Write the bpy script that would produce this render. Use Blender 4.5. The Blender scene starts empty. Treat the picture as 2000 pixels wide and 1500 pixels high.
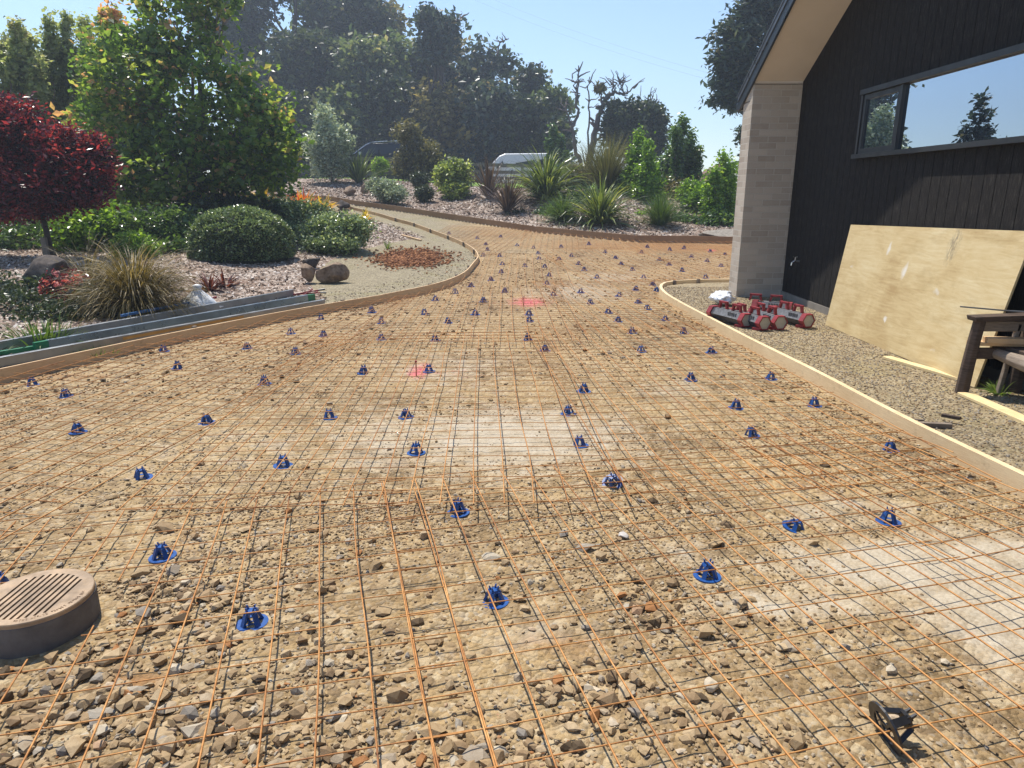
import bpy, math, random
import numpy as np
from math import radians, sin, cos, tan, pi
rng = np.random.default_rng(7)
random.seed(7)
SC = bpy.context.scene
COL = SC.collection
# ---------------------------------------------------------------- camera model
H = 1.5; PITCH = radians(15.3); F = 1370.0
def ray(px, py):
    x = (px-1000)/F; u = (750-py)/F
    return np.array([x, cos(PITCH)+u*sin(PITCH), -sin(PITCH)+u*cos(PITCH)])
def at_y(px, py, Y):
    d = ray(px, py); t = Y/d[1]; return np.array([d[0]*t, Y, H+d[2]*t])
def at_z(px, py, z):
    d = ray(px, py); t = (z-H)/d[2]; return np.array([d[0]*t, d[1]*t, z])
# ---------------------------------------------------------------- noise
def vnoise(x, y, seed=0):
    xi = np.floor(x).astype(np.int64); yi = np.floor(y).astype(np.int64)
    xf = x-xi; yf = y-yi
    def h(a, b):
        n = (a*374761393 + b*668265263 + seed*1442695041) & 0x7fffffff
        n = ((n ^ (n >> 13))*1274126177) & 0x7fffffff
        return ((n ^ (n >> 16)) & 0xffff)/65535.0
    u = xf*xf*(3-2*xf); v = yf*yf*(3-2*yf)
    return (h(xi,yi)*(1-u)+h(xi+1,yi)*u)*(1-v)+(h(xi,yi+1)*(1-u)+h(xi+1,yi+1)*u)*v
def fbm(x, y, seed=0, octv=4):
    s = 0; a = .5
    for k in range(octv):
        s = s+a*vnoise(x*2**k+k*17.3, y*2**k-k*9.1, seed+k); a *= .5
    return s/(1-.5**octv)
def sstep(t): t = np.clip(t, 0, 1); return t*t*(3-2*t)
# ---------------------------------------------------------------- terrain
def G(x, y):
    x = np.asarray(x, float); y = np.asarray(y, float)
    s = np.clip(y-10.5, 0, 14); f = 1-.30*sstep((x-1)/6)
    return (.006*s*s + .168*np.clip(y-24.5, 0, 9))*f
def march(px, py, fn, tmax=120):
    d = ray(px, py); t = 1.0; o = np.array([0, 0, H]); pt = t
    while t < tmax:
        p = o+d*t
        if p[2] < float(fn(p[0], p[1])):
            a, b = pt, t
            for _ in range(24):
                m = .5*(a+b); q = o+d*m
                if q[2] < float(fn(q[0], q[1])): b = m
                else: a = m
            return o+d*b
        pt = t; t *= 1.02
    return o+d*tmax
LPX = [(0,750),(320,676),(600,619),(750,591),(850,569),(900,549),(926,524),(935,511),(930,500),(914,487),(887,474),(840,456),(809,444),(772,434),(740,424),(687,411),(650,401)]
LP = [march(a, b, G)[:2] for a, b in LPX]
d0 = LP[0]-LP[1]; d0 /= np.linalg.norm(d0)
LP = [LP[0]+d0*5.0, LP[0]+d0*2.0] + LP
dl = LP[-1]-LP[-2]; dl /= np.linalg.norm(dl)
LP.append(LP[-1]+np.array([-1.0,.12])*9)
LP = np.array(LP)
RPX = [(2000,972),(1780,858),(1576,745),(1430,665),(1325,606),(1294,584),(1287,573),(1296,565),(1318,561),(1360,559),(1424,558)]
RP = [march(a, b, G)[:2] for a, b in RPX]
RP = np.array([RP[0]+np.array([.25,-4.5])] + RP + [RP[-1]+np.array([8,.4])])
FPX = [(600,392),(640,393),(687,401),(775,413),(875,429),(975,444),(1050,455),(1100,460),(1173,467),(1240,473),(1333,474),(1429,476)]
FP = [march(a, b, G)[:2] for a, b in FPX]
FP = np.array([FP[0]+np.array([-9,1.5])] + FP + [FP[-1]+np.array([12,.8])])
print('LP', LP.round(2).tolist()); print('RP', RP.round(2).tolist()); print('FP', FP.round(2).tolist())
def smooth_poly(P, step):
    P = np.asarray(P, float); m = len(P); out = []
    for i in range(m-1):
        p0 = P[max(i-1,0)]; p1 = P[i]; p2 = P[i+1]; p3 = P[min(i+2,m-1)]
        # centripetal: end tangents scaled to the piece so uneven spacing does not ripple
        d1 = np.linalg.norm(p2-p1); da = max(np.linalg.norm(p1-p0), 1e-6); db = max(np.linalg.norm(p3-p2), 1e-6)
        m1 = (p2-p1)/d1 if i == 0 else ((p1-p0)/da*d1+(p2-p1)/d1*da)/(da+d1)
        m2 = (p2-p1)/d1 if i == m-2 else ((p2-p1)/d1*db+(p3-p2)/db*d1)/(d1+db)
        k = max(1, int(d1/step))
        for j in range(k):
            t = j/k; t2 = t*t; t3 = t2*t
            out.append((2*t3-3*t2+1)*p1+(t3-2*t2+t)*m1*d1+(-2*t3+3*t2)*p2+(t3-t2)*m2*d1)
    out.append(P[-1]); return np.array(out)
LP = smooth_poly(LP, .28); RP = smooth_poly(RP, .22); FP = smooth_poly(FP, .5)
def yf(x): return np.interp(x, FP[:,0], FP[:,1])
DRIVE = np.array(list(map(tuple, LP)) + list(map(tuple, FP)) + list(map(tuple, RP[::-1])))
def inpoly(x, y, P):
    x = np.asarray(x, float); y = np.asarray(y, float); r = np.zeros(x.shape, bool)
    n = len(P)
    for i in range(n):
        x0, y0 = P[i]; x1, y1 = P[(i+1) % n]
        if y0 == y1: continue
        c = ((y0 > y) != (y1 > y)) & (x < (x1-x0)*(y-y0)/(y1-y0)+x0)
        r ^= c
    return r
def dpoly(x, y, P):
    x = np.asarray(x, float); y = np.asarray(y, float); r = np.full(x.shape, 1e9)
    for i in range(len(P)-1):
        a = P[i]; b = P[i+1]; ab = b-a; L = max(ab@ab, 1e-9)
        t = np.clip(((x-a[0])*ab[0]+(y-a[1])*ab[1])/L, 0, 1)
        r = np.minimum(r, np.hypot(x-a[0]-t*ab[0], y-a[1]-t*ab[1]))
    return r
CREST = 1.87
def terrain(x, y, masks=False):
    x = np.asarray(x, float); y = np.asarray(y, float)
    g = G(x, y); ind = inpoly(x, y, DRIVE)
    yb = yf(x); t = y-yb; beyond = (t > 0)
    gf = G(x, yb)
    W = 8.0+0*x
    crest = CREST + .035*np.clip(y-27, 0, 9) + .0*x
    crest = crest - np.clip((x-4)*.10, 0, 1.0) - .26*sstep((x+8)/8)
    fall = .30*sstep((y-38)/4)
    zb = gf+.05+(crest-gf-.05)*sstep(np.clip(t/W,0,1)*.92+.02) - fall + .05*(fbm(x*.9, y*.9, 5)-.5)*sstep(t/1.5)
    far = np.clip(y-52, 0, 500); zb = zb + .05*np.clip(far,0,30)
    dL = dpoly(x, y, LP); dR = dpoly(x, y, RP)
    left = (x < 0) & ~ind & ~beyond
    zl = g + .045 + .06*sstep(dL/1.2) + .25*sstep((dL-1.2)/5) + .05*(fbm(x*1.1, y*1.1, 9)-.5)*sstep(dL/1.2)
    right = ~ind & ~beyond & ~left
    zr = g*0 + .06 + .02*fbm(x*2, y*2, 3)
    zl = np.where(dL < .04, g-.01, zl); zr = np.where(dR < .045, g-.01, zr)
    z = np.where(ind, g, np.where(beyond, zb, np.where(left, zl, zr)))
    if masks: return z, ind, beyond, left, right, dL, dR, t
    return z
def hit(px, py): return march(px, py, terrain)
def gz(x, y): return float(terrain(x, y))
# ---------------------------------------------------------------- object helpers
class MB:
    def __init__(s): s.v=[]; s.f=[]; s.t=[]; s.n=0; s.m=[]
    def add(s, V, Fc, tint=None, mat=0):
        V = np.asarray(V, float).reshape(-1,3); Fc = np.asarray(Fc, np.int64)
        if Fc.ndim == 1: Fc = Fc[None]
        s.v.append(V); s.f.append(Fc+s.n)
        if tint is None: tint = .5
        s.t.append(np.broadcast_to(np.asarray(tint, float), (len(Fc),)).copy())
        s.m.append(np.full(len(Fc), mat, np.int32)); s.n += len(V)
    def box(s, c, size, rot=0, tint=None, mat=0, M=None, taper=1.0):
        hx, hy, hz = [q/2 for q in size]
        V = np.array([[-hx,-hy,-hz],[hx,-hy,-hz],[hx,hy,-hz],[-hx,hy,-hz],[-hx*taper,-hy*taper,hz],[hx*taper,-hy*taper,hz],[hx*taper,hy*taper,hz],[-hx*taper,hy*taper,hz]])
        if M is not None: V = V@np.asarray(M).T
        if rot: R = np.array([[cos(rot),-sin(rot),0],[sin(rot),cos(rot),0],[0,0,1]]); V = V@R.T
        s.add(V+np.asarray(c), [[0,3,2,1],[4,5,6,7],[0,1,5,4],[1,2,6,5],[2,3,7,6],[3,0,4,7]], tint, mat)
    def hexa(s, P8, tint=None, mat=0):
        s.add(P8, [[0,3,2,1],[4,5,6,7],[0,1,5,4],[1,2,6,5],[2,3,7,6],[3,0,4,7]], tint, mat)
    def beam(s, a, b, w, h, up=(0,0,1), tint=None, mat=0):
        a = np.asarray(a, float); b = np.asarray(b, float); d = b-a; d /= np.linalg.norm(d)
        sd = np.cross(d, up); sd /= np.linalg.norm(sd); u = np.cross(sd, d)
        P = [a-sd*w/2-u*h/2, a+sd*w/2-u*h/2, b+sd*w/2-u*h/2, b-sd*w/2-u*h/2, a-sd*w/2+u*h/2, a+sd*w/2+u*h/2, b+sd*w/2+u*h/2, b-sd*w/2+u*h/2]
        s.hexa(P, tint, mat)
    def tube(s, pts, rad, n=6, tint=None, mat=0, cap=True):
        P = np.asarray(pts, float); R = np.broadcast_to(np.asarray(rad, float), (len(P),))
        T = np.gradient(P, axis=0); T /= np.linalg.norm(T, axis=1)[:,None]+1e-12
        ref = np.array([0,0,1.]) if abs(T[:,2]).mean() < .8 else np.array([1.,0,0])
        A = np.cross(T, ref); A /= np.linalg.norm(A, axis=1)[:,None]+1e-12; B = np.cross(T, A)
        an = np.arange(n)*2*pi/n
        V = P[:,None]+R[:,None,None]*(A[:,None]*np.cos(an)[None,:,None]+B[:,None]*np.sin(an)[None,:,None])
        i = np.arange(len(P)-1)[:,None]*n; j = np.arange(n)[None]; k = (j+1) % n
        Q = np.stack([i+j, i+k, i+n+k, i+n+j], -1).reshape(-1,4)
        s.add(V.reshape(-1,3), Q, tint, mat)
        if cap:
            b = s.n-len(P)*n
            s.f.append(np.array([np.arange(n)[::-1]+b])); s.t.append(np.array([.5 if tint is None else np.mean(tint)])); s.m.append(np.array([mat],np.int32))
            s.f.append(np.array([np.arange(n)+b+(len(P)-1)*n])); s.t.append(np.array([.5 if tint is None else np.mean(tint)])); s.m.append(np.array([mat],np.int32))
    def lathe(s, prof, n=24, c=(0,0,0), tint=None, mat=0):
        P = np.asarray(prof, float); an = np.arange(n)*2*pi/n
        V = np.stack([P[:,None,0]*np.cos(an), P[:,None,0]*np.sin(an), np.broadcast_to(P[:,None,1], (len(P), n))], -1)+np.asarray(c)
        i = np.arange(len(P)-1)[:,None]*n; j = np.arange(n)[None]; k = (j+1) % n
        s.add(V.reshape(-1,3), np.stack([i+j, i+k, i+n+k, i+n+j], -1).reshape(-1,4), tint, mat)
    def build(s, name, mats, parent=None, smooth=False, origin=None, bevel=0):
        me = bpy.data.meshes.new(name)
        V = np.concatenate(s.v)
        if origin is not None: V = V-np.asarray(origin)
        nf = sum(len(f) for f in s.f)
        lt = np.concatenate([np.full(len(f), f.shape[1]) for f in s.f])
        li = np.concatenate([f.reshape(-1) for f in s.f]).astype(np.int32)
        me.vertices.add(len(V)); me.vertices.foreach_set('co', V.astype(np.float32).reshape(-1))
        me.loops.add(len(li)); me.loops.foreach_set('vertex_index', li)
        me.polygons.add(nf)
        me.polygons.foreach_set('loop_start', np.concatenate([[0], np.cumsum(lt)[:-1]]).astype(np.int32))
        me.polygons.foreach_set('loop_total', lt.astype(np.int32))
        if not isinstance(mats, (list, tuple)): mats = [mats]
        for m in mats: me.materials.append(m)
        me.polygons.foreach_set('material_index', np.concatenate(s.m))
        me.polygons.foreach_set('use_smooth', np.full(nf, smooth))
        a = me.attributes.new('tint', 'FLOAT', 'FACE'); a.data.foreach_set('value', np.concatenate(s.t).astype(np.float32))
        me.update(calc_edges=True); me.validate()
        o = bpy.data.objects.new(name, me); COL.objects.link(o)
        if parent is not None: o.parent = parent
        if origin is not None and parent is None: o.location = origin
        if bevel:
            b = o.modifiers.new('bevel', 'BEVEL'); b.width = bevel; b.segments = 2; b.limit_method = 'ANGLE'
        return o
def tag(o, label=None, cat=None, group=None, kind=None):
    if label: o['label'] = label
    if cat:
        o['category'] = cat; o['kind'] = 'thing'
    if group: o['group'] = group
    if kind: o['kind'] = kind
    return o
def thing(name, label, cat, loc=(0,0,0), rz=0, group=None):
    o = bpy.data.objects.new(name, None); COL.objects.link(o); o.empty_display_size = .1
    o.location = tuple(float(q) for q in loc); o.rotation_euler = (0,0,rz)
    return tag(o, label, cat, group)
def tree_copy(o, parent=None):
    c = o.copy(); COL.objects.link(c); c.parent = parent
    for ch in list(o.children): tree_copy(ch, c)
    return c
# ---------------------------------------------------------------- materials
def new_mat(name):
    m = bpy.data.materials.new(name); m.use_nodes = True
    nt = m.node_tree; nt.nodes.clear()
    out = nt.nodes.new('ShaderNodeOutputMaterial')
    return m, nt, out
class N:
    def __init__(s, nt): s.nt = nt
    def n(s, typ, **kw):
        nd = s.nt.nodes.new(typ)
        for k, v in kw.items():
            if k.startswith('_'): setattr(nd, k[1:], v)
            else:
                kk = k.replace('__', ' ')
                if isinstance(v, tuple) and len(v) == 2 and hasattr(v[0], 'outputs'): s.nt.links.new(v[0].outputs[v[1]], nd.inputs[kk])
                elif isinstance(v, bpy.types.NodeSocket): s.nt.links.new(v, nd.inputs[kk])
                else: nd.inputs[kk].default_value = v
        return nd
    def link(s, a, b): s.nt.links.new(a, b)
    def coord(s): return s.n('ShaderNodeTexCoord').outputs['Object']
    def pos(s): return s.n('ShaderNodeNewGeometry').outputs['Position']
    def noise(s, scale, vec=None, detail=4, rough=.55, dist=0):
        nd = s.n('ShaderNodeTexNoise', Scale=scale, Detail=detail, Roughness=rough, Distortion=dist)
        if vec is not None: s.link(vec, nd.inputs['Vector'])
        return nd.outputs['Fac']
    def scale(s, vec, sc):
        nd = s.n('ShaderNodeMapping', Scale=sc); s.link(vec, nd.inputs['Vector']); return nd.outputs[0]
    def ramp(s, fac, stops, interp='LINEAR'):
        nd = s.n('ShaderNodeValToRGB'); nd.color_ramp.interpolation = interp
        el = nd.color_ramp.elements
        while len(el) < len(stops): el.new(.5)
        for e, (p, c) in zip(el, stops):
            e.position = p; e.color = (*c, 1) if len(c) == 3 else c
        s.link(fac, nd.inputs[0]); return nd.outputs[0]
    def rmap(s, v, a, b, c=0., d=1.):
        nd = s.n('ShaderNodeMapRange'); s.link(v, nd.inputs[0])
        for i, q in enumerate((a, b, c, d)): nd.inputs[i+1].default_value = q
        return nd.outputs[0]
    def mix(s, fac, a, b, mode='MIX'):
        nd = s.nt.nodes.new('ShaderNodeMix'); nd.data_type = 'RGBA'; nd.blend_type = mode
        for idx, q in ((0, fac), (6, a), (7, b)):
            if isinstance(q, bpy.types.NodeSocket): s.link(q, nd.inputs[idx])
            elif idx == 0: nd.inputs[0].default_value = q
            else: nd.inputs[idx].default_value = (*q, 1) if len(q) == 3 else q
        return nd.outputs[2]
    def math(s, op, a, b=None, clamp=False):
        nd = s.nt.nodes.new('ShaderNodeMath'); nd.operation = op; nd.use_clamp = clamp
        for i, q in enumerate((a, b)):
            if q is None: continue
            if isinstance(q, bpy.types.NodeSocket): s.link(q, nd.inputs[i])
            else: nd.inputs[i].default_value = q
        return nd.outputs[0]
    def attr(s, name):
        return s.n('ShaderNodeAttribute', _attribute_name=name).outputs['Fac']
    def bump(s, h, strength=.5, dist=.01, nrm=None):
        nd = s.n('ShaderNodeBump', Strength=strength, Distance=dist); s.link(h, nd.inputs['Height'])
        if nrm is not None: s.link(nrm, nd.inputs['Normal'])
        return nd.outputs[0]
    def bsdf(s, out, color, rough=.6, metal=0, spec=.5, normal=None, **kw):
        p = s.nt.nodes.new('ShaderNodeBsdfPrincipled')
        for nm, q in (('Base Color', color), ('Roughness', rough), ('Metallic', metal), ('Specular IOR Level', spec)):
            if isinstance(q, bpy.types.NodeSocket): s.link(q, p.inputs[nm])
            else: p.inputs[nm].default_value = (*q, 1) if isinstance(q, tuple) and len(q) == 3 else q
        if normal is not None: s.link(normal, p.inputs['Normal'])
        for k, v in kw.items(): p.inputs[k.replace('__', ' ')].default_value = v
        if out is not None: s.link(p.outputs[0], out.inputs['Surface'])
        return p
def simple(name, c, rough=.6, metal=0, var=.25, sc=8, bump=.3, bscale=60, bdist=.002, spec=.5, **kw):
    m, nt, out = new_mat(name); n = N(nt); co = n.coord()
    v = n.noise(sc, co, 5, .6)
    lo = tuple(q*(1-var) for q in c); hi = tuple(min(1, q*(1+var)) for q in c)
    col = n.ramp(v, [(.3, lo), (.7, hi)])
    nr = n.bump(n.noise(bscale, co, 4), bump, bdist)
    rr = n.rmap(n.noise(sc*2.3, co, 3), .3, .7, max(0, rough-.1), min(1, rough+.1))
    n.bsdf(out, col, rr, metal, spec, nr, **kw)
    return m
def leaf_mat(name, stops, trans=.35, rough=.45, spec=.4, nsc=1.2):
    m, nt, out = new_mat(name); n = N(nt)
    t = n.attr('tint')
    v = n.noise(nsc, n.coord(), 3)
    f = n.math('ADD', t, n.math('MULTIPLY', n.math('SUBTRACT', v, .5), .5), True)
    col = n.ramp(f, stops)
    p = n.bsdf(None, col, rough, 0, spec)
    tr = n.n('ShaderNodeBsdfTranslucent')
    n.link(n.mix(.55, col, n.mix(1., col, (1.6,1.5,.6), 'MULTIPLY')), tr.inputs['Color'])
    mx = n.n('ShaderNodeMixShader', Fac=trans); n.link(p.outputs[0], mx.inputs[1]); n.link(tr.outputs[0], mx.inputs[2])
    n.link(mx.outputs[0], out.inputs['Surface'])
    return m
def spot(n, vec, c, r, soft=.5, stretch=(1,1,1)):
    """mask of a roughly elliptical mark at c (world or object coordinates)"""
    sb = n.n('ShaderNodeVectorMath', _operation='SUBTRACT'); n.link(vec, sb.inputs[0]); sb.inputs[1].default_value = c
    ml = n.n('ShaderNodeVectorMath', _operation='MULTIPLY'); n.link(sb.outputs[0], ml.inputs[0]); ml.inputs[1].default_value = stretch
    ln = n.n('ShaderNodeVectorMath', _operation='LENGTH'); n.link(ml.outputs[0], ln.inputs[0])
    return n.rmap(ln.outputs['Value'], r, r*(1-soft), 0, 1)
PINKS = [hit(818,724), hit(1032,590), hit(1390,489), hit(1445,484)]
def add_pink(n, col, pos):
    nz = n.noise(9, pos, 5, .7); nf = n.noise(60, pos, 3, .7)
    m = None
    for k, (p, r) in enumerate(zip(PINKS, (.55, .85, .35, .2))):
        s_ = spot(n, pos, tuple(p), r, .9, (1.7 if k else 3.2, 1., .2))
        m = s_ if m is None else n.math('MAXIMUM', m, s_)
    for p, r in ((hit(850,727), .9), (hit(1000,592), 1.4), (hit(500,735), .0)):
        if r: m = n.math('MAXIMUM', m, n.math('MULTIPLY', spot(n, pos, tuple(p), r, 1., (1,2.5,.2)), .42))
    f = n.rmap(n.math('ADD', n.math('MULTIPLY', m, 1.0), n.math('MULTIPLY', n.math('SUBTRACT', n.math('ADD', nz, nf), 1.), 1.5)), .42, 1.0, 0, .62)
    return n.mix(f, col, (.75,.07,.16))
def light_marks(): pass
HAZE = 0.0021
# ================================================================ ground
def axis(segs):
    out = [segs[0][0]]
    for a, b, st in segs:
        k = max(1, int(round((b-a)/st))); out += list(a+(b-a)*(np.arange(k)+1)/k)
    return np.array(out)
gx = np.concatenate([-np.geomspace(280, 22, 30), axis([(-21,-10,.35),(-10,-4.4,.10),(-4.4,4.4,.035),(4.4,9,.12),(9,21,.4)]), np.geomspace(22, 280, 30)])
gy = np.concatenate([-np.geomspace(60, 4, 16), axis([(-3.5,1,.15),(1,4.5,.028),(4.5,9,.045),(9,27,.09),(27,40,.2),(40,60,.8)]), np.geomspace(61, 300, 24)])
X, Y = np.meshgrid(gx, gy)
Z, ind, bey, lef, rig, dL, dR, tb = terrain(X, Y, True)
rough = np.where(ind, 1., .6)
near = np.clip(1.3-Y/14, .25, 1)
Z = Z + rough*near*((fbm(X*3.1, Y*3.1, 21)-.5)*.022 + (fbm(X*14, Y*14, 22, 3)-.5)*.014 + (vnoise(X*46, Y*46, 23)-.5)*.006*(np.abs(X) < 5)*(Y < 12))
# coarse rubble patches lie a little higher
def zone(pts, s):
    r = 0
    for (px, py, w, h, a) in pts:
        c = at_z(px, py, 0) if py > 520 else hit(px, py)
        r = np.maximum(r, a*np.exp(-(((X-c[0])/w)**2+((Y-c[1])/h)**2)))
    return r
def zone_at(pts, x, y):
    r = 0
    for (px, py, w, h, a) in pts:
        c = at_z(px, py, 0) if py > 520 else hit(px, py)
        r = np.maximum(r, a*np.exp(-(((x-c[0])/w)**2+((y-c[1])/h)**2)))
    return r
PALE = [(1830,1110,.75,.28,1.),(1980,1200,.4,.45,1.),(1560,1180,.5,.12,.7),(1000,850,.9,.75,.85),(1650,1000,.5,.25,.55),(760,850,.5,.8,.6),(1120,570,.9,1.2,.7),(1190,545,1.,1.,.5),(1330,760,.6,.6,.4),(1960,1080,.5,.3,.8),(1600,1420,.3,.12,.3),(880,720,.8,1.,.45),(1060,1240,.25,.12,.5),(1350,1080,.3,.15,.45),(500,870,.9,.5,.35)]
RUST = [(1400,484,5,1.2,1.),(1250,478,3,1.2,.7),(1000,455,3,1.5,.5),(880,445,1.5,2,.35),(260,1330,.14,.06,1.),(1380,800,.6,.5,.4),(1100,1260,.2,.1,.7),(1080,680,.3,.5,.5),(130,735,.5,.15,.7),(520,660,.9,.3,.5),(800,900,.25,.3,.3),(1500,830,.6,.5,.35),(430,975,.5,.2,.3)]
pale = zone(PALE, 1); rust = zone(RUST, 1)
gm = MB(); ny, nx = X.shape
i = (np.arange(ny-1)[:,None]*nx+np.arange(nx-1)[None])
gm.add(np.stack([X, Y, Z], -1), np.stack([i, i+1, i+nx+1, i+nx], -1).reshape(-1,4))
# masks
bankm = (bey & (tb < 9.5)) | (lef)
grit_left = lef & (dL < .55+.35*fbm(X*1.3, Y*1.3, 31))
pgl = at_z(800, 545, 0)
grit_left |= lef & (((X-hit(850,520)[0])/2.0)**2+((Y-hit(850,520)[1])/4.6)**2 < 1)
mulch = np.where(bankm & ~grit_left, 1., 0.)
crop = np.array([hit(805,505)[0], hit(805,505)[1]])
soil = np.exp(-(((X-crop[0])/.62)**2+((Y-crop[1])/1.1)**2)**1.5)*lef
soil = np.maximum(soil, (tb > -.3)*(tb < .9)*bey*.55*(X > -1))
lawn = np.where(bey & (tb >= 8.4) & (X < 9) & ((Y < 36) | (Y > 47)), 1., 0.); road = bey & (Y >= 36) & (Y <= 47)
lawn = np.maximum(lawn, np.where(((Y > 60) | (np.abs(X) > 22)) & ~road, .8, 0.))
mulch = mulch*(1-(lawn > .5))*(~road)
upper = ind*sstep((-.6-X+.8*(fbm(X,Y,12)-.5))/1.6)*sstep((Y-16)/3)
M_ground, nt, out = new_mat('ground_surface'); n = N(nt); P = n.pos()
a_mulch, a_lawn, a_grit, a_pale, a_rust, a_soil = [n.attr(q) for q in ('mulch','lawn','grit','pale','rusty','soil')]
big = n.noise(.9, P, 5, .6); mid = n.noise(6, P, 5, .65); fin = n.noise(70, P, 4, .7)
def vor(scale, rnd=1.):
    nd = n.n('ShaderNodeTexVoronoi', Scale=scale, Randomness=rnd); n.link(P, nd.inputs['Vector']); return nd
v1 = vor(62); v2 = vor(26); v3 = vor(140)
c1 = n.n('ShaderNodeSeparateColor'); n.link(v1.outputs['Color'], c1.inputs[0])
c2 = n.n('ShaderNodeSeparateColor'); n.link(v2.outputs['Color'], c2.inputs[0])
base = n.ramp(n.rmap(n.math('ADD', big, n.math('MULTIPLY', mid, .8)), .66, 1.12), [(0,(.12,.08,.036)),(.3,(.27,.18,.083)),(.6,(.42,.295,.14)),(.8,(.48,.35,.18)),(1,(.33,.185,.07))])
peb = n.ramp(c1.outputs[0], [(0,(.07,.05,.033)),(.25,(.26,.175,.085)),(.6,(.43,.305,.16)),(.85,(.22,.195,.16)),(1,(.52,.44,.31))])
peb2 = n.ramp(c2.outputs[1], [(0,(.15,.10,.055)),(.5,(.40,.29,.16)),(1,(.52,.42,.26))])
drv = n.mix(n.rmap(mid, .38, .62, .15, .7), base, peb)
drv = n.mix(n.math('MULTIPLY', n.rmap(c2.outputs[0], .6, .7), .6), drv, peb2)
palec = n.ramp(n.math('ADD', n.math('MULTIPLY', fin, .6), n.math('MULTIPLY', mid, .4)), [(.3,(.27,.225,.155)),(.5,(.42,.365,.275)),(.75,(.56,.51,.41))])
pf = n.rmap(n.math('ADD', a_pale, n.math('MULTIPLY', n.math('SUBTRACT', mid, .5), 1.1)), .25, .8, 0, .85)
drv = n.mix(pf, drv, palec)
rf = n.rmap(n.math('ADD', a_rust, n.math('MULTIPLY', n.math('SUBTRACT', mid, .5), 1.2)), .3, .95, 0, .75)
drv = n.mix(rf, drv, n.ramp(fin, [(.3,(.22,.10,.035)),(.7,(.42,.22,.08))]))
gritc = n.ramp(n.math('ADD', n.math('MULTIPLY', c1.outputs[0], .6), n.math('MULTIPLY', mid, .4)), [(.1,(.10,.083,.053)),(.45,(.26,.215,.135)),(.8,(.39,.33,.215)),(1,(.52,.45,.32))])
grn = n.noise(2.2, P, 4, .6)
gritc = n.mix(n.rmap(grn, .52, .66, 0, .5), gritc, (.25,.22,.10))
col = n.mix(a_grit, drv, gritc)
ms = n.scale(P, (1,1,1)); vm = n.n('ShaderNodeTexVoronoi', Scale=17.); 
dv = n.n('ShaderNodeVectorMath', _operation='ADD'); nn = n.n('ShaderNodeTexNoise', Scale=11.); n.link(P, nn.inputs['Vector'])
sc_ = n.n('ShaderNodeVectorMath', _operation='SCALE'); n.link(nn.outputs['Color'], sc_.inputs[0]); sc_.inputs['Scale'].default_value = .25
n.link(P, dv.inputs[0]); n.link(sc_.outputs[0], dv.inputs[1]); n.link(dv.outputs[0], vm.inputs['Vector'])
cm = n.n('ShaderNodeSeparateColor'); n.link(vm.outputs['Color'], cm.inputs[0])
mulc = n.ramp(cm.outputs[0], [(0,(.06,.04,.03)),(.3,(.21,.145,.105)),(.6,(.38,.29,.225)),(.85,(.52,.44,.365)),(1,(.70,.63,.56))])
mulc = n.mix(n.rmap(n.noise(1.6, P, 4, .6), .42, .66, 0, .7), mulc, (.24,.15,.10))
col = n.mix(n.rmap(n.math('ADD', a_mulch, n.math('MULTIPLY', n.math('SUBTRACT', fin, .5), .4)), .4, .6), col, mulc)
soilc = n.ramp(n.noise(22, P, 6, .7), [(.3,(.09,.035,.015)),(.55,(.28,.12,.05)),(.75,(.42,.20,.09))])
col = n.mix(n.rmap(n.math('ADD', a_soil, n.math('MULTIPLY', n.math('SUBTRACT', n.noise(5, P, 5, .7), .5), 1.2)), .35, .55, 0, .95), col, soilc)
lawc = n.ramp(n.math('ADD', n.math('MULTIPLY', n.noise(30, P, 4, .7), .6), n.math('MULTIPLY', n.noise(.8, P, 3), .4)), [(.3,(.09,.17,.02)),(.6,(.19,.31,.04)),(.8,(.27,.38,.07))])
col = n.mix(a_lawn, col, lawc)
col = add_pink(n, col, P)
hgt = n.math('ADD', n.math('MULTIPLY', n.math('SUBTRACT', 1., v1.outputs['Distance']), .8), n.math('ADD', n.math('MULTIPLY', n.math('SUBTRACT', 1., v2.outputs['Distance']), 1.3), n.math('MULTIPLY', n.math('ADD', fin, mid), .7)))
hm = n.math('ADD', n.math('MULTIPLY', cm.outputs[1], 2.0), n.math('MULTIPLY', fin, .8))
hh = n.mix(a_mulch, hgt, hm)
pk = n.rmap(pf, 0, .85, .9, .35)
nd = n.n('ShaderNodeBump', Distance=.012); n.link(hh, nd.inputs['Height']); n.link(pk, nd.inputs['Strength'])
n.bsdf(out, col, n.rmap(fin, .3, .7, .75, .95), 0, .25, nd.outputs[0])
ground = tag(gm.build('ground', M_ground, smooth=True), kind='structure')
for nm, a in (('mulch', mulch), ('lawn', lawn), ('grit', np.maximum(np.maximum(np.maximum(grit_left*1.*(dL > .04), road*1.), upper), rig*.62*(dR > .045))), ('pale', pale*ind), ('rusty', rust*ind), ('soil', soil)):
    at = ground.data.attributes.new(nm, 'FLOAT', 'POINT'); at.data.foreach_set('value', np.asarray(a, np.float32).reshape(-1))
# ground height for setting things down on (bilinear on the real grid)
def gz(x, y):
    i = np.clip(np.searchsorted(gx, x)-1, 0, nx-2); j = np.clip(np.searchsorted(gy, y)-1, 0, ny-2)
    u = (x-gx[i])/(gx[i+1]-gx[i]); v = (y-gy[j])/(gy[j+1]-gy[j])
    r = (Z[j,i]*(1-u)+Z[j,i+1]*u)*(1-v)+(Z[j+1,i]*(1-u)+Z[j+1,i+1]*u)*v
    return float(r) if np.ndim(x) == 0 else r
def hitg(px, py): return march(px, py, gz)
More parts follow.
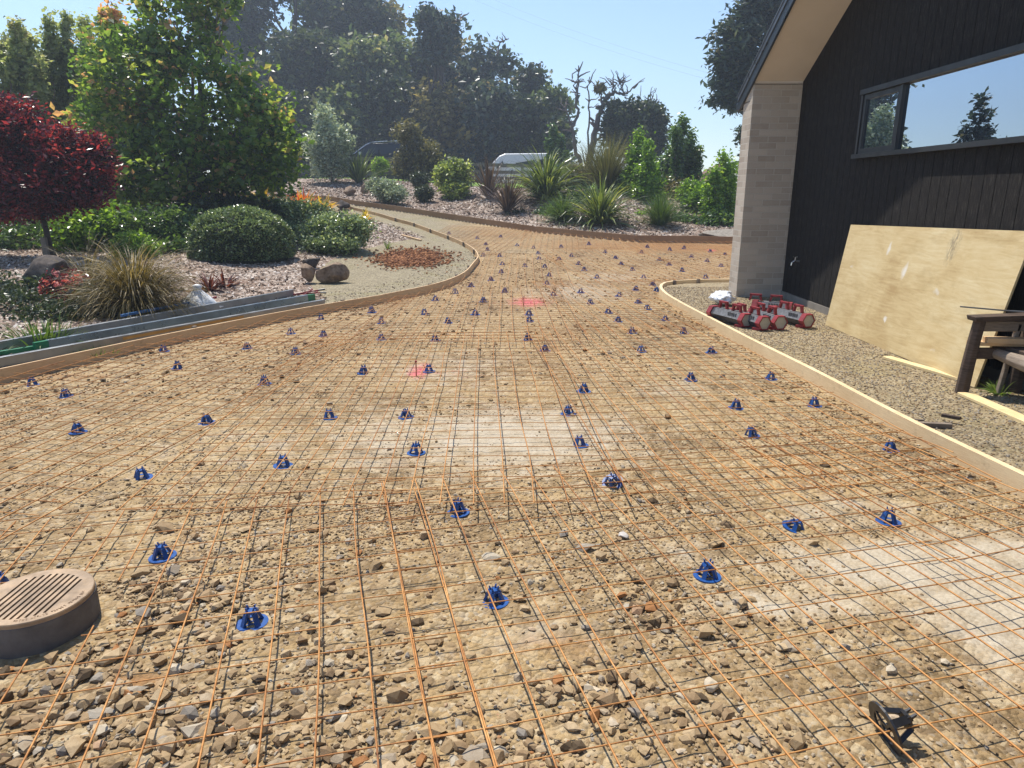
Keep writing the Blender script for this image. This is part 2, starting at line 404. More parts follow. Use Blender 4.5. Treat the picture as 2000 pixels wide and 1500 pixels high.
# ================================================================ loose stones
ph = (1+5**.5)/2
ICO = np.array([[-1,ph,0],[1,ph,0],[-1,-ph,0],[1,-ph,0],[0,-1,ph],[0,1,ph],[0,-1,-ph],[0,1,-ph],[ph,0,-1],[ph,0,1],[-ph,0,-1],[-ph,0,1]])/1.902
ICF = np.array([[0,11,5],[0,5,1],[0,1,7],[0,7,10],[0,10,11],[1,5,9],[5,11,4],[11,10,2],[10,7,6],[7,1,8],[3,9,4],[3,4,2],[3,2,6],[3,6,8],[3,8,9],[4,9,5],[2,4,11],[6,2,10],[8,6,7],[9,8,1]])
def rotmats(k, tilt=1.):
    q = rng.normal(size=(k,4)); q /= np.linalg.norm(q, axis=1)[:,None]; a,b,c,d = q.T
    return np.stack([1-2*(c*c+d*d),2*(b*c-a*d),2*(b*d+a*c),2*(b*c+a*d),1-2*(b*b+d*d),2*(c*d-a*b),2*(b*d-a*c),2*(c*d+a*b),1-2*(b*b+c*c)], -1).reshape(k,3,3)
def stones(pos, size, flat=.62, sink=.25):
    k = len(pos)
    V = np.broadcast_to(ICO, (k,12,3))*(1+rng.uniform(-.34,.34,(k,12,1)))
    V = np.einsum('kij,kvj->kvi', rotmats(k), V)
    V = V*rng.uniform(.55,1.15,(k,1,3))
    # planar chops give broken faces
    for _ in range(2):
        nrm = rng.normal(size=(k,3)); nrm /= np.linalg.norm(nrm, axis=1)[:,None]
        d = np.einsum('kvi,ki->kv', V, nrm); ex = np.clip(d-.42, 0, None); V = V-ex[...,None]*nrm[:,None]
    V[...,2] *= flat
    an = rng.uniform(0, 2*pi, k); c, s_ = np.cos(an), np.sin(an)
    x = V[...,0]*c[:,None]-V[...,1]*s_[:,None]; y = V[...,0]*s_[:,None]+V[...,1]*c[:,None]
    V = np.stack([x, y, V[...,2]], -1)*size[:,None,None]
    zo = size*flat*(1-sink)*.55
    V = V+pos[:,None]+np.stack([zo*0, zo*0, zo], -1)[:,None]
    Fc = ICF[None]+np.arange(k)[:,None,None]*12
    return V.reshape(-1,3), Fc.reshape(-1,3)
COARSE = [(100,1400,.55,.25,1.),(300,1250,.32,.26,1.),(420,1430,.35,.2,.9),(700,1480,.4,.12,1.),(960,1480,.3,.10,1.),(1180,1370,.20,.12,1.),(1390,1430,.16,.12,.8),(60,1250,.4,.3,1.),(300,1150,.4,.2,.8),(650,1280,.3,.15,.5),(560,1080,.5,.3,.5),(760,1040,.3,.3,.6),(300,1020,.9,.35,.5),(1290,1180,.18,.12,.6),(1330,1010,.6,.35,.5),(1800,930,.7,.25,.6),(1640,800,.35,.9,.7),(1050,1090,.5,.25,.45),(150,760,1.6,.6,.7),(500,690,1.6,.9,.6),(1360,1210,.5,.15,.5),(1180,700,.5,.8,.4)]
M_stone, nt, out = new_mat('broken_stone'); n = N(nt); P = n.pos(); t = n.attr('tint')
col = n.ramp(t, [(0,(.10,.07,.04)),(.15,(.25,.17,.095)),(.42,(.37,.265,.145)),(.68,(.46,.35,.21)),(.80,(.25,.225,.19)),(.92,(.52,.45,.33)),(1,(.34,.16,.06))])
sn = n.noise(45, P, 5, .7)
col = n.mix(n.rmap(sn, .4, .7, 0, .45), col, n.mix(1., col, (.55,.45,.36), 'MULTIPLY'))
col = add_pink(n, col, P)
n.bsdf(out, col, .85, 0, .25, n.bump(n.noise(160, P, 4, .7), .5, .003))
sb = MB()
NEARCH = [at_z(a_, b_, 0) for a_, b_ in ((965,1176),(493,1218),(318,1090),(895,1004),(277,935),(553,910),(1196,950),(1552,1033),(1735,1020),(1381,1126),(813,885),(1132,872),(1725,1452))]
def scatter(k, xr, yr, smin, smax, pw, dens, mn=0, flat=.62):
    x = rng.uniform(*xr, k); y = rng.uniform(*yr, k)
    ok = rng.uniform(size=k) < dens(x, y); x, y = x[ok], y[ok]
    ok = inpoly(x, y, DRIVE); x, y = x[ok], y[ok]
    c = np.hypot(x+1.663, y-2.196) > .22; x, y = x[c], y[c]
    for q_ in NEARCH: c = np.hypot(x-q_[0], y-q_[1]) > .066; x, y = x[c], y[c]
    sz = smin+(smax-smin)*rng.uniform(size=len(x))**pw
    V, Fc = stones(np.stack([x, y, gz(x, y)], -1), sz, flat)
    sb.add(V, Fc, np.repeat(np.clip(rng.normal(.5,.26,len(x)),0,1), 20))
fd = lambda x, y: np.clip(1-1.15*zone_at(PALE, x, y), .04, 1)
nd_ = lambda x, y: np.clip((fbm(x*1.7, y*1.7, 77)-.30)*2.6, .05, 1)
cz = lambda x, y: np.clip(zone_at(COARSE, x, y)*1.15*np.clip(fbm(x*2.6, y*2.6, 41)*1.7-.1, 0, 1), 0, 1)
scatter(30000, (-2.9,2.9), (1.2,3.2), .005, .011, 1, lambda x, y: fd(x,y)*nd_(x,y))
scatter(20000, (-2.6,2.4), (1.2,2.5), .005, .032, 2.9, lambda x, y: (.012+cz(x,y))*fd(x,y))
scatter(8000, (-3,2.9), (2.35,3.5), .006, .022, 3.2, lambda x, y: (.05+.5*cz(x,y))*fd(x,y))
scatter(36000, (-3.6,3.2), (2.2,4.9), .0035, .008, 1, lambda x, y: fd(x,y)*nd_(x,y))
scatter(1400, (-2.4,2.2), (1.2,3.0), .028, .045, 1.5, lambda x, y: (.010+.7*cz(x,y)**1.5)*fd(x,y))
scatter(36000, (-4.6,3.4), (3.1,7.5), .006, .015, 1.8, lambda x, y: (.3*nd_(x,y)+.6*cz(x,y))*fd(x,y))
scatter(6000, (-4.6,3.4), (3.1,8.5), .013, .036, 2.8, lambda x, y: (.04+.4*cz(x,y))*fd(x,y))
scatter(16000, (-5,9), (7.5,16), .012, .030, 1.8, lambda x, y: .18+.5*nd_(x,y)**3)
# ragged rubble along the inside of the form boards
for PL, w in ((LP, .22), (RP, .30)):
    for a, b in zip(PL[:-1], PL[1:]):
        L = np.linalg.norm(b-a); k = int(min(L, 6)*55)
        tt = rng.uniform(size=k); q = a+(b-a)*tt[:,None]+rng.normal(0, w*.5, (k,2))
        ok = inpoly(q[:,0], q[:,1], DRIVE) & (dpoly(q[:,0], q[:,1], PL) > .03) & (q[:,1] > 1) & (q[:,1] < 13); q = q[ok]
        if len(q):
            V, Fc = stones(np.stack([q[:,0], q[:,1], gz(q[:,0], q[:,1])], -1), rng.uniform(.008,.026,len(q)))
            sb.add(V, Fc, np.repeat(rng.uniform(.1,.8,len(q)), 20))
# grit and stones outside the boards
def scatter2(k, xr, yr, smin, smax, dens):
    x = rng.uniform(*xr, k); y = rng.uniform(*yr, k)
    ok = ~inpoly(x, y, DRIVE) & (rng.uniform(size=k) < dens(x, y)) & (y < yf(x)) & (dpoly(x,y,LP) > .06) & (dpoly(x,y,RP) > .06)
    x, y = x[ok], y[ok]
    V, Fc = stones(np.stack([x, y, gz(x, y)], -1), rng.uniform(smin, smax, len(x)))
    sb.add(V, Fc, np.repeat(np.where(rng.uniform(size=len(x)) < .5, rng.uniform(.76,.84,len(x)), rng.uniform(.0,.5,len(x))), 20))
scatter2(26000, (2.2,3.85), (3.0,11), .004, .011, lambda x, y: .8)
scatter2(9000, (-5,-.6), (5,16), .008, .017, lambda x, y: (dpoly(x,y,LP) < .9)*.8)
stones_o = tag(sb.build('gravel', M_stone), kind='stuff')
# bark and wood chips on the garden beds
cb = MB()
def chips(k, xr, yr, sz, cond):
    x = rng.uniform(*xr, k); y = rng.uniform(*yr, k); ok = cond(x, y); x, y = x[ok], y[ok]; k = len(x)
    z = gz(x, y)+.012
    an = rng.uniform(0, 2*pi, k); L = sz*rng.uniform(.5,1.4,k); W = L*rng.uniform(.25,.6,k)
    ti = rng.normal(0,.35,(k,2))
    u = np.stack([np.cos(an), np.sin(an), ti[:,0]], -1)*L[:,None]/2; v = np.stack([-np.sin(an), np.cos(an), ti[:,1]], -1)*W[:,None]/2
    c = np.stack([x, y, z], -1)
    V = np.stack([c-u-v*.7, c+u*.9-v, c+u+v*.8, c-u*.8+v], 1)
    cb.add(V.reshape(-1,3), np.arange(4*k).reshape(-1,4), rng.uniform(0,1,k)**1.0)
isgrit = lambda x, y: (((x-hit(850,520)[0])/2.0)**2+((y-hit(850,520)[1])/4.6)**2 < 1)
chips(80000, (-14,-.5), (6,22), .05, lambda x, y: ~inpoly(x,y,DRIVE) & (y < yf(x)-.3) & (dpoly(x,y,LP) > .5) & ~isgrit(x,y))
chips(60000, (-9,9), (17,33), .075, lambda x, y: (y > yf(x)+.15) & (y < yf(x)+8.6))
M_chip, nt, out = new_mat('bark_chip'); n = N(nt)
col = n.ramp(n.attr('tint'), [(0,(.08,.05,.035)),(.35,(.25,.175,.125)),(.7,(.44,.345,.27)),(1,(.70,.63,.55))])
n.bsdf(out, col, .8, 0, .3, n.bump(n.noise(90, n.pos(), 3), .4, .003))
tag(cb.build('bark_mulch', M_chip), kind='stuff')
sh = MB()
# loose reddish soil crumbs heaped beside the drive
k = 2600; q = crop+rng.normal(size=(k,2))*np.array([.34,.62]); q = q[~inpoly(q[:,0], q[:,1], DRIVE)]
V, Fc = stones(np.stack([q[:,0], q[:,1], gz(q[:,0], q[:,1])+rng.uniform(0,.03,len(q))], -1), rng.uniform(.012,.042,len(q)))
sh.add(V, Fc, np.repeat(rng.uniform(size=len(q)), 20))
M_soil, nt, out = new_mat('red_soil'); n = N(nt)
n.bsdf(out, n.ramp(n.attr('tint'), [(0,(.10,.04,.02)),(.5,(.28,.12,.05)),(1,(.42,.20,.09))]), .9, 0, .2, n.bump(n.noise(80, n.pos(), 4), .6, .005))
tag(sh.build('loose_soil', M_soil), kind='stuff')
# ================================================================ reinforcing mesh
M_rust, nt, out = new_mat('rusty_wire'); n = N(nt); P = n.pos()
v = n.math('ADD', n.math('MULTIPLY', n.noise(3, P, 4), .6), n.math('MULTIPLY', n.noise(40, P, 4), .4))
n.bsdf(out, n.ramp(v, [(.3,(.15,.055,.022)),(.44,(.36,.155,.045)),(.56,(.52,.25,.075)),(.7,(.66,.40,.16))]), .62, .15, .4, n.bump(n.noise(300, P, 3), .4, .001))
GRATE = np.array([-1.69, 2.20])
def mesh_h(x, y): return .064+.020*(vnoise(x*.55+3, y*.55, 51)-.5)+.012*(vnoise(x*1.5, y*1.5, 52)-.5)
Gd = lambda x, y: G(x, y)
def seg_tubes(A, B, r):
    """short 5-sided tube pieces from A[k] to B[k]"""
    d = B-A; L = np.linalg.norm(d, axis=1); d = d/L[:,None]
    s_ = np.cross(d, [0,0,1.]); s_ /= np.linalg.norm(s_, axis=1)[:,None]; u = np.cross(s_, d)
    m = 5; an = np.arange(m)*2*pi/m
    ring = r*(s_[:,None]*np.cos(an)[None,:,None]+u[:,None]*np.sin(an)[None,:,None])
    V = np.concatenate([A[:,None]+ring-d[:,None]*.001, B[:,None]+ring+d[:,None]*.001], 1)
    j = np.arange(m); f = np.stack([j, (j+1)%m, (j+1)%m+m, j+m], -1)
    Fc = f[None]+np.arange(len(A))[:,None,None]*2*m
    return V.reshape(-1,3), Fc.reshape(-1,4)
def sheet(cx, cy, az, W, L, lift, label, r=.0028, jit=0, sag=1.):
    """welded sheet: centre, azimuth of its long wires, width, length"""
    b = MB(); a = radians(az); ex = np.array([cos(a), -sin(a)]); ey = np.array([sin(a), cos(a)])
    p = .15; nw = int(round(W/p)); nl = int(round(L/p)); W = nw*p; L = nl*p
    def run(axis_):
        cnt = nw+1 if axis_ == 0 else nl+1
        for q in range(cnt):
            other = np.arange(-.03, (L if axis_ == 0 else W)+.031, .075)
            if axis_ == 0: loc = np.stack([np.full(len(other), q*p-W/2), other-L/2], -1)
            else: loc = np.stack([other-W/2, np.full(len(other), q*p-L/2)], -1)
            wob = (vnoise(other*1.3+q*7.1, other*0+q*3.3+cx, 88)-.5)*.022
            loc[:,axis_] += wob
            w = np.array([cx, cy])+loc[:,:1]*ex+loc[:,1:]*ey
            z = Gd(w[:,0], w[:,1])+mesh_h(w[:,0]+lift*9, w[:,1])*sag+lift+(0 if axis_ == 0 else -.0062)
            Q = np.concatenate([w, z[:,None]], 1)
            ok = inpoly(w[:,0], w[:,1], DRIVE) & (dpoly(w[:,0], w[:,1], LP) > .05) & (dpoly(w[:,0], w[:,1], RP) > .05) & (yf(w[:,0])-w[:,1] > .12)
            g = np.hypot(w[:,0]-GRATE[0], w[:,1]-GRATE[1])
            ok &= g > .235
            e = ok[:-1] & ok[1:]
            if e.any():
                V, Fc = seg_tubes(Q[:-1][e], Q[1:][e], r*(1.14 if axis_ == 0 else .84)); b.add(V, Fc)
    run(0); run(1)
    if not b.v: return
    o = b.build('reinforcing_mesh', M_rust, smooth=True)
    tag(o, label, 'steel mesh', 'welded steel mesh sheets laid over the drive')
S = [
 (-1.17,1.05,-14.2,2.40,4.2,0,   'rusty steel mesh sheet nearest the camera, cut round the drain grate'),
 (.98,1.43,-14.0,2.25,4.5,.011,   'rusty steel mesh sheet in front of the lone black bar chair'),
 (3.05,2.2,-17.0,2.25,4.3,.020,  'rusty steel mesh sheet crossing the pale patch by the right form board'),
 (-.72,5.15,-2.2,2.40,4.2,.016,  'rusty steel mesh sheet lying over the nearer pink paint mark'),
 (1.55,5.55,-5.5,2.40,4.5,.007,  'rusty steel mesh sheet alongside the middle of the right form board'),
 (-3.0,4.9,10,2.40,4.2,.026,     'rusty steel mesh sheet set askew against the left form board'),
 (-.45,9.0,-.5,2.40,4.2,.004,    'rusty steel mesh sheet lying under the farther pink paint mark'),
 (1.75,9.6,-6,2.40,4.4,.015,     'rusty steel mesh sheet beside the rounded end of the right form board'),
 (-2.6,8.4,6,2.25,3.3,.012,      'rusty steel mesh sheet in front of the rocks beyond the left form board'),
 (-.2,13.2,1,2.40,4.4,.014,      'rusty steel mesh sheet next to the tip of the curved left form board'),
 (2.1,14.0,-9,2.40,4.6,.004,     'rusty steel mesh sheet in the middle of the far drive'),
 (4.6,13.4,-14,2.40,4.2,.017,    'rusty steel mesh sheet running behind the brick pier'),
 (7.0,14.4,-10,2.60,5.2,.006,    'rusty steel mesh sheet farthest right behind the house corner'),
 (-1.0,17.6,12,2.40,4.4,.006,    'rusty steel mesh sheet leading up to the bare gravel of the drive'),
 (1.5,18.2,4,2.40,4.2,.020,      'rusty steel mesh sheet bent up against the far form board'),
 (3.9,17.6,-3,2.40,4.2,.010,     'rusty steel mesh sheet below the broad flax on the bank'),
 (6.4,18.0,-6,2.60,4.0,.018,     'rusty steel mesh sheet against the right end of the far form board')]
for s_ in S: sheet(*s_)
# ================================================================ bar chairs
M_blue = simple('blue_plastic', (.013,.075,.27), .34, 0, .15, 20, .1, 200, .0005)
M_black = simple('black_plastic', (.02,.02,.022), .4, 0, .2, 20, .1, 200, .0005)
def ringbox(b, r0, r1, z0, z1, n=20):
    b.lathe([(r0,z0),(r1,z0),(r1,z1),(r0,z1),(r0,z0)], n)
def chair_parts(mat, parent):
    b = MB(); ringbox(b, .036, .056, 0, .005)
    for k in range(4):
        a = k*pi/2+pi/4; b.beam((cos(a)*.012, sin(a)*.012, .002), (cos(a)*.037, sin(a)*.037, .002), .006, .004)
    ringbox(b, .008, .014, 0, .004, 12)
    b.build('base_ring', mat, parent)
    for k in range(4):
        a = k*pi/2+pi/4; b = MB(); c, s_ = cos(a), sin(a)
        t_ = np.array([-s_, c, 0]); p0 = np.array([c*.037, s_*.037, .004]); p1 = np.array([c*.019, s_*.019, .052]); o_ = np.array([c, s_, 0])*.0055
        w0, w1 = .0092, .008
        b.hexa([p0-t_*w0-o_, p0+t_*w0-o_, p0+t_*w0+o_, p0-t_*w0+o_, p1-t_*w1-o_, p1+t_*w1-o_, p1+t_*w1+o_, p1-t_*w1+o_])
        b.build('leg', mat, parent)
    b = MB()
    b.box((0,0,.053), (.042,.036,.010), taper=.85)
    for sx in (-1, 1):
        for sy in (-1, 1):
            b.box((sx*.012, sy*.010, .064), (.0075,.0075,.018), M=np.array([[1,0,sx*.25],[0,1,0],[0,0,1]]), taper=.6)
    b.build('wire_clip', mat, parent)
CH = [(965,1176),(493,1218),(318,1090),(895,1004),(277,935),(553,910),(152,845),(404,827),(643,817),(793,816),(813,885),(1132,872),(1196,950),(1110,809),(1140,765),(1552,1033),(1735,1020),(1381,1126),(1467,852),(1437,797),(1590,793),(1737,881),(1505,742),(1349,743),(0,1150),
(63,752),(129,776),(347,721),(320,688),(483,682),(577,692),(517,751),(710,730),(838,727),(745,664),(850,667),(632,658),(568,653),(1031,665),(1064,687),(1252,688),(1389,691),(1335,652),(1235,652),(1034,629),(1033,617),(745,632),(627,625),(726,611),(829,615),(875,632),(928,616),(889,574),(850,588),(920,562),(986,572),(944,591),(1081,578),(1134,573),(1153,594),(1188,612),(1207,629),(1299,627),(1264,605),(1247,593),(1209,580),(1242,568),(1282,570),(959,548),(979,533),(981,517),(1068,555),(1073,539),(1064,522),(1053,506),(1051,496),(1042,485),(1092,507),(1116,501),(1130,517),(1141,528),(1166,543),(1275,557),(1257,543),(1235,528),(1213,517),(1202,505),(1288,508),(1307,518),(1332,530),(1378,543),(1408,520),(1381,511),(1308,489),(1182,494),(1253,494),(1336,486),(1350,503),(1416,498),(1264,483),(1387,492),(932,466),(978,463),(944,500),(976,501),(952,489),(949,478),(1025,521),(877,457),(1010,480),(1096,483),(1150,478)]
NEARL = {0:'blue plastic bar chair in the centre foreground, the closest intact one to the frame bottom',
1:'blue plastic bar chair between the drain grate and the central foreground one',
2:'blue plastic bar chair standing just beyond and right of the drain grate',
3:'blue plastic bar chair under the overlapping edge of the nearest mesh sheets',
4:'blue plastic bar chair with pale lit base, first one beyond the left foreground mesh edge',
5:'blue plastic bar chair in the gap left of the pale central patch',
6:'blue plastic bar chair alone on brown gravel near the left frame edge',
7:'blue plastic bar chair midway between two others in the left middle of the drive',
8:'blue plastic bar chair nearest below and left of the nearer pink paint mark',
9:'blue plastic bar chair directly below the nearer pink paint mark',
10:'blue plastic bar chair with spread legs standing on the pale central patch',
11:'blue plastic bar chair on the right edge of the pale central patch',
12:'blue plastic bar chair tipped over on its side beside a dark stone hollow',
13:'blue plastic bar chair in mid drive with a wire across its top',
14:'blue plastic bar chair above a long overlapping wire in mid drive',
15:'low flattened blue bar chair tilted on the pale patch at right',
16:'blue plastic bar chair on pale ground below the right form board, beside the flattened one',
17:'tall blue bar chair casting a dark shadow right of the foreground centre',
18:'blue plastic bar chair with bright base ring in the middle right of the drive',
19:'blue plastic bar chair just above the bright based one at middle right',
20:'blue plastic bar chair beside rubble along the right form board',
21:'blue plastic bar chair closest to the near end of the right form board',
22:'dark blue bar chair near the right form board, above the brown stone',
23:'blue plastic bar chair level with the plywood sheet foot in mid drive',
24:'blue bar chair cut by the left frame edge behind the drain grate'}
proto = None; order = sorted(range(25, len(CH)), key=lambda k: -CH[k][1])
rows = []
for k in order:
    if rows and abs(rows[-1][0]-CH[k][1]) < 9 : rows[-1][1].append(k)
    else: rows.append((CH[k][1], [k]))
rowlab = {}
ordn = ['first','second','third','fourth','fifth','sixth','seventh','eighth','ninth','tenth','eleventh','twelfth','thirteenth','fourteenth','fifteenth','sixteenth','seventeenth','eighteenth','nineteenth','twentieth']
LM = [((818,724),'the nearer pink mark'),((1032,590),'the far pink mark'),((1290,575),'the rounded form board end'),((935,510),'the left board bend'),((1425,575),'the pier base'),((630,590),'the far beam ends'),((0,740),'the left board end'),((1600,640),'the near plywood corner'),((1050,460),'the far form board')]
used = set()
def where(k):
    x, y = CH[k]
    best = sorted(LM, key=lambda q: abs(q[0][0]-x)+2.2*abs(q[0][1]-y))
    for tgt, nm in best:
        dx, dy = x-tgt[0], y-tgt[1]
        rel = ('right of' if dx > 0 else 'left of') if abs(dx) > 2*abs(dy) else (('below' if dy > 0 else 'above')+(' and right of' if dx > 25 else ' and left of' if dx < -25 else ''))
        for how in ('just', 'a little', 'farther', 'well', 'far'):
            s_ = f'{how} {rel} {nm}'
            if s_ not in used: used.add(s_); return s_
    return 'far down the drive'
for ri, (yy, ks) in enumerate(rows):
    for k in sorted(ks, key=lambda q: CH[q][0]): rowlab[k] = 'small blue bar chair '+where(k)
far_bm = None
M_bd = M_blue
for k, (px, py) in enumerate(CH):
    p = at_z(px, py-1, 0) if py > 560 else march(px, py, G)
    g = gz(p[0], p[1])
    lab = NEARL.get(k, rowlab.get(k))
    rz = random.uniform(0, pi/2)
    if proto is None:
        o = thing('bar_chair', lab, 'bar chair', group='bar chairs holding up the steel mesh'); chair_parts(M_blue, o); proto = o
    else: o = tree_copy(proto)
    tag(o, lab, 'bar chair', 'bar chairs holding up the steel mesh')
    o.location = (p[0], p[1], g-.002); o.rotation_euler = (random.uniform(-.05,.05), random.uniform(-.05,.05), rz)
    mh = float(G(p[0],p[1]))+float(mesh_h(p[0],p[1]))+.006-g
    sc = min(1.25, max(.9, mh/.070)); o.scale = (1.0, 1.0, sc)
    if py < 620: o.scale = (1.15, 1.15, sc)
    if k == 12: o.rotation_euler = (radians(20), radians(-28), .4); o.location.z += .015
    if k == 15: o.scale = (1.05, 1.05, .62); o.rotation_euler = (radians(8), radians(10), .3)
p = at_z(1722, 1452, 0)
o = thing('bar_chair', 'black plastic bar chair tipped on edge in the bottom right foreground', 'bar chair', (p[0], p[1], gz(p[0], p[1])+.050), 0, 'bar chairs holding up the steel mesh')
chair_parts(M_black, o); o.scale = (1.28,1.28,1.25); o.rotation_euler = (radians(-18), radians(72), radians(-12))
# ================================================================ form boards
def timber(name, lo, hi, grain=(2,2,30), knots=True, rough=.6):
    m, nt, out = new_mat(name); n = N(nt); co = n.coord()
    g1 = n.noise(6, n.scale(co, grain), 5, .6, .6); g2 = n.noise(1.7, co, 4, .6)
    f = n.math('ADD', n.math('MULTIPLY', g1, .6), n.math('MULTIPLY', g2, .4))
    mdl = tuple((a+b)/2 for a, b in zip(lo, hi))
    col = n.ramp(f, [(.32, lo), (.5, mdl), (.66, hi)])
    if knots:
        v = n.n('ShaderNodeTexVoronoi', Scale=2.6); n.link(n.scale(co, (1,1,1.2)), v.inputs['Vector'])
        col = n.mix(n.rmap(v.outputs['Distance'], .045, .075, .8, 0), col, (.07,.03,.015))
    col = n.mix(n.rmap(n.noise(9, co, 5, .7), .58, .75, 0, .5), col, tuple(q*.5 for q in lo))
    n.bsdf(out, col, rough, 0, .3, n.bump(n.math('ADD', g1, n.noise(120, co, 3)), .35, .003))
    return m
M_pine = timber('pine_timber', (.52,.33,.17), (.72,.52,.30))
M_pine2 = timber('yellow_pine', (.62,.46,.22), (.80,.64,.36))
M_oldt = timber('weathered_timber', (.13,.10,.075), (.32,.26,.20), knots=False, rough=.8)
M_darkt = timber('dark_bark_timber', (.035,.025,.02), (.13,.09,.065), knots=False, rough=.85)
M_fence = timber('grey_fence_timber', (.10,.085,.07), (.24,.21,.18), knots=False, rough=.85)
def form_board(PL, label, th, hgt, out_side, pegs=(), mat=None, group='timber form boards edging the drive', zl=-.02, step=.25):
    S_ = PL
    T = np.gradient(S_, axis=0); T /= np.linalg.norm(T, axis=1)[:,None]
    Nn = np.stack([-T[:,1], T[:,0]], -1)*out_side
    z0 = G(S_[:,0], S_[:,1])
    wv = .003*np.sin(np.arange(len(S_))*.5)
    b = MB(); m = len(S_)
    def st(off, z): return np.concatenate([S_+Nn*off, (z0+z)[:,None]], 1)
    R = np.stack([st(0,zl), st(0,hgt), st(th,hgt), st(th,zl)], 1)
    R[:,:,2] += wv[:,None]
    i = np.arange(m-1)[:,None]*4; j = np.arange(4)[None]; k = (j+1)%4
    b.add(R.reshape(-1,3), np.stack([i+j, i+k, i+4+k, i+4+j], -1).reshape(-1,4))
    b.add(R[0], [[0,1,2,3]]); b.add(R[-1], [[3,2,1,0]])
    o = b.build('form_board', mat or M_pine)
    tag(o, label, 'form board', group)
    L = np.concatenate([[0], np.cumsum(np.linalg.norm(np.diff(S_, axis=0), axis=1))])
    for d in pegs:
        if d >= L[-1]: continue
        c = np.array([np.interp(d, L, S_[:,0]), np.interp(d, L, S_[:,1])]); nn = np.array([np.interp(d, L, Nn[:,0]), np.interp(d, L, Nn[:,1])]); nn /= np.linalg.norm(nn)
        q = c+nn*(th+.021); pb = MB(); zz = float(G(*q))
        pb.box((q[0], q[1], zz+hgt/2+.002), (.042,.036,hgt+.025), rot=math.atan2(nn[1], nn[0])+pi/2)
        pb.build('peg', M_oldt, o)
    return o
iL = int(np.argmin(np.hypot(*(LP-march(750,591,G)[:2]).T))); iM = int(np.argmin(np.hypot(*(LP-march(809,444,G)[:2]).T)))
form_board(LP[:iL+1], 'long straight pine form board along the left edge below the steel beams', .022, .118, 1, (7,9.2,10.6))
form_board(LP[iL:iM+1], 'curved pine form board bending round the gravel tip in mid drive', .020, .118, 1, np.arange(1.2,14,1.2), zl=-.03)
form_board(LP[iM:], 'far pine form board running up beside the dark rock and yellow plant', .022, .12, 1, (1.,3.,5.5,8.))
form_board(RP, 'pine form board with a rounded end in front of the plywood and pier', .042, .112, -1, (12.7,13.2,13.8), mat=timber('sunlit_pine', (.62,.45,.25), (.82,.65,.40)), step=.12)  # paler pine: sunlight on the board's face is put into the colour
form_board(FP, 'brown form board along the foot of the planted bank', .030, .17, 1, (), mat=timber('brown_timber', (.25,.15,.08), (.42,.27,.15)), zl=-.05)
# ================================================================ drain grate
zt = .122
SG = .93
gr = thing('drain_grate', 'round slotted drain grate on a dark raised riser at the left frame edge', 'drain', (GRATE[0], GRATE[1], 0))
M_conc = simple('dark_concrete', (.13,.12,.11), .9, 0, .25, 12, .6, 90, .004)
M_iron = simple('tan_iron', (.34,.235,.14), .65, .0, .42, 11, .5, 420, .0008)
b = MB(); b.lathe([(.203,-.08),(.201,.0),(.200,.105),(.192,.108),(.170,.108),(.170,-.3)], 64)
b.build('riser', M_conc, gr, smooth=True).modifiers.new('e','EDGE_SPLIT').split_angle = radians(40)
b = MB(); b.lathe([(.0,-.06),(.17,-.06)], 48); 
b.build('pit', simple('pit_black', (.006,.006,.006), .9), gr)
# lid as strips around real slots
b = MB(); Rr = .192; slots = [(-.108+.024*k) for k in range(10)]
def lid_cells():
    xs = sorted(set([-Rr]+[s_-.0052 for s_ in slots]+[s_+.0052 for s_ in slots]+[Rr]))
    for a0, a1 in zip(xs[:-1], xs[1:]):
        k = max(1, int((a1-a0)/.006)); e = np.linspace(a0, a1, k+1)
        isl = any(abs((a0+a1)/2-s_) < .002 for s_ in slots)
        for u0, u1 in zip(e[:-1], e[1:]):
            Y0, Y1 = math.sqrt(max(0, Rr*Rr-u0*u0)), math.sqrt(max(0, Rr*Rr-u1*u1))
            if not isl: yield [(u0,-Y0),(u1,-Y1),(u1,Y1),(u0,Y0)]
            else:
                s_ = (a0+a1)/2; hl = math.sqrt(.158**2-s_*s_)
                yield [(u0,hl),(u1,hl),(u1,Y1),(u0,Y0)]; yield [(u0,-Y0),(u1,-Y1),(u1,-hl),(u0,-hl)]
for q in lid_cells():
    q = np.array(q); lo = np.c_[q, np.full(4, zt-.018)]; hi = np.c_[q, np.full(4, zt)]
    b.hexa(np.concatenate([lo, hi]))
b.lathe([(.192,zt-.03),(.197,zt-.028),(.1975,zt-.003),(.195,zt+.001),(.192,zt)], 72)
lid = b.build('grate_lid', M_iron, gr); gr.scale = (SG, SG, 1)
b = MB()
for k in range(30):
    if k % 7 == 5: continue
    a = radians(-78+k*3.0); r = .172
    c = np.array([cos(a)*r, sin(a)*r]); t_ = np.array([-sin(a), cos(a)]); o_ = np.array([cos(a), sin(a)])
    for q in range(random.choice((2,2,3))):
        if random.random() < .5: p0 = c+t_*(-.003+.003*q)-o_*.006; p1 = c+t_*(-.003+.003*q+random.uniform(-.001,.001))+o_*.006
        else: p0 = c-t_*.0028+o_*(-.005+.005*q); p1 = c+t_*.0028+o_*(-.005+.005*q)
        b.beam((*p0, zt+.0008), (*p1, zt+.0008), .0014, .0016)
b.build('raised_lettering', simple('dark_iron', (.30,.19,.11), .6), lid)
for ob in gr.children: pass
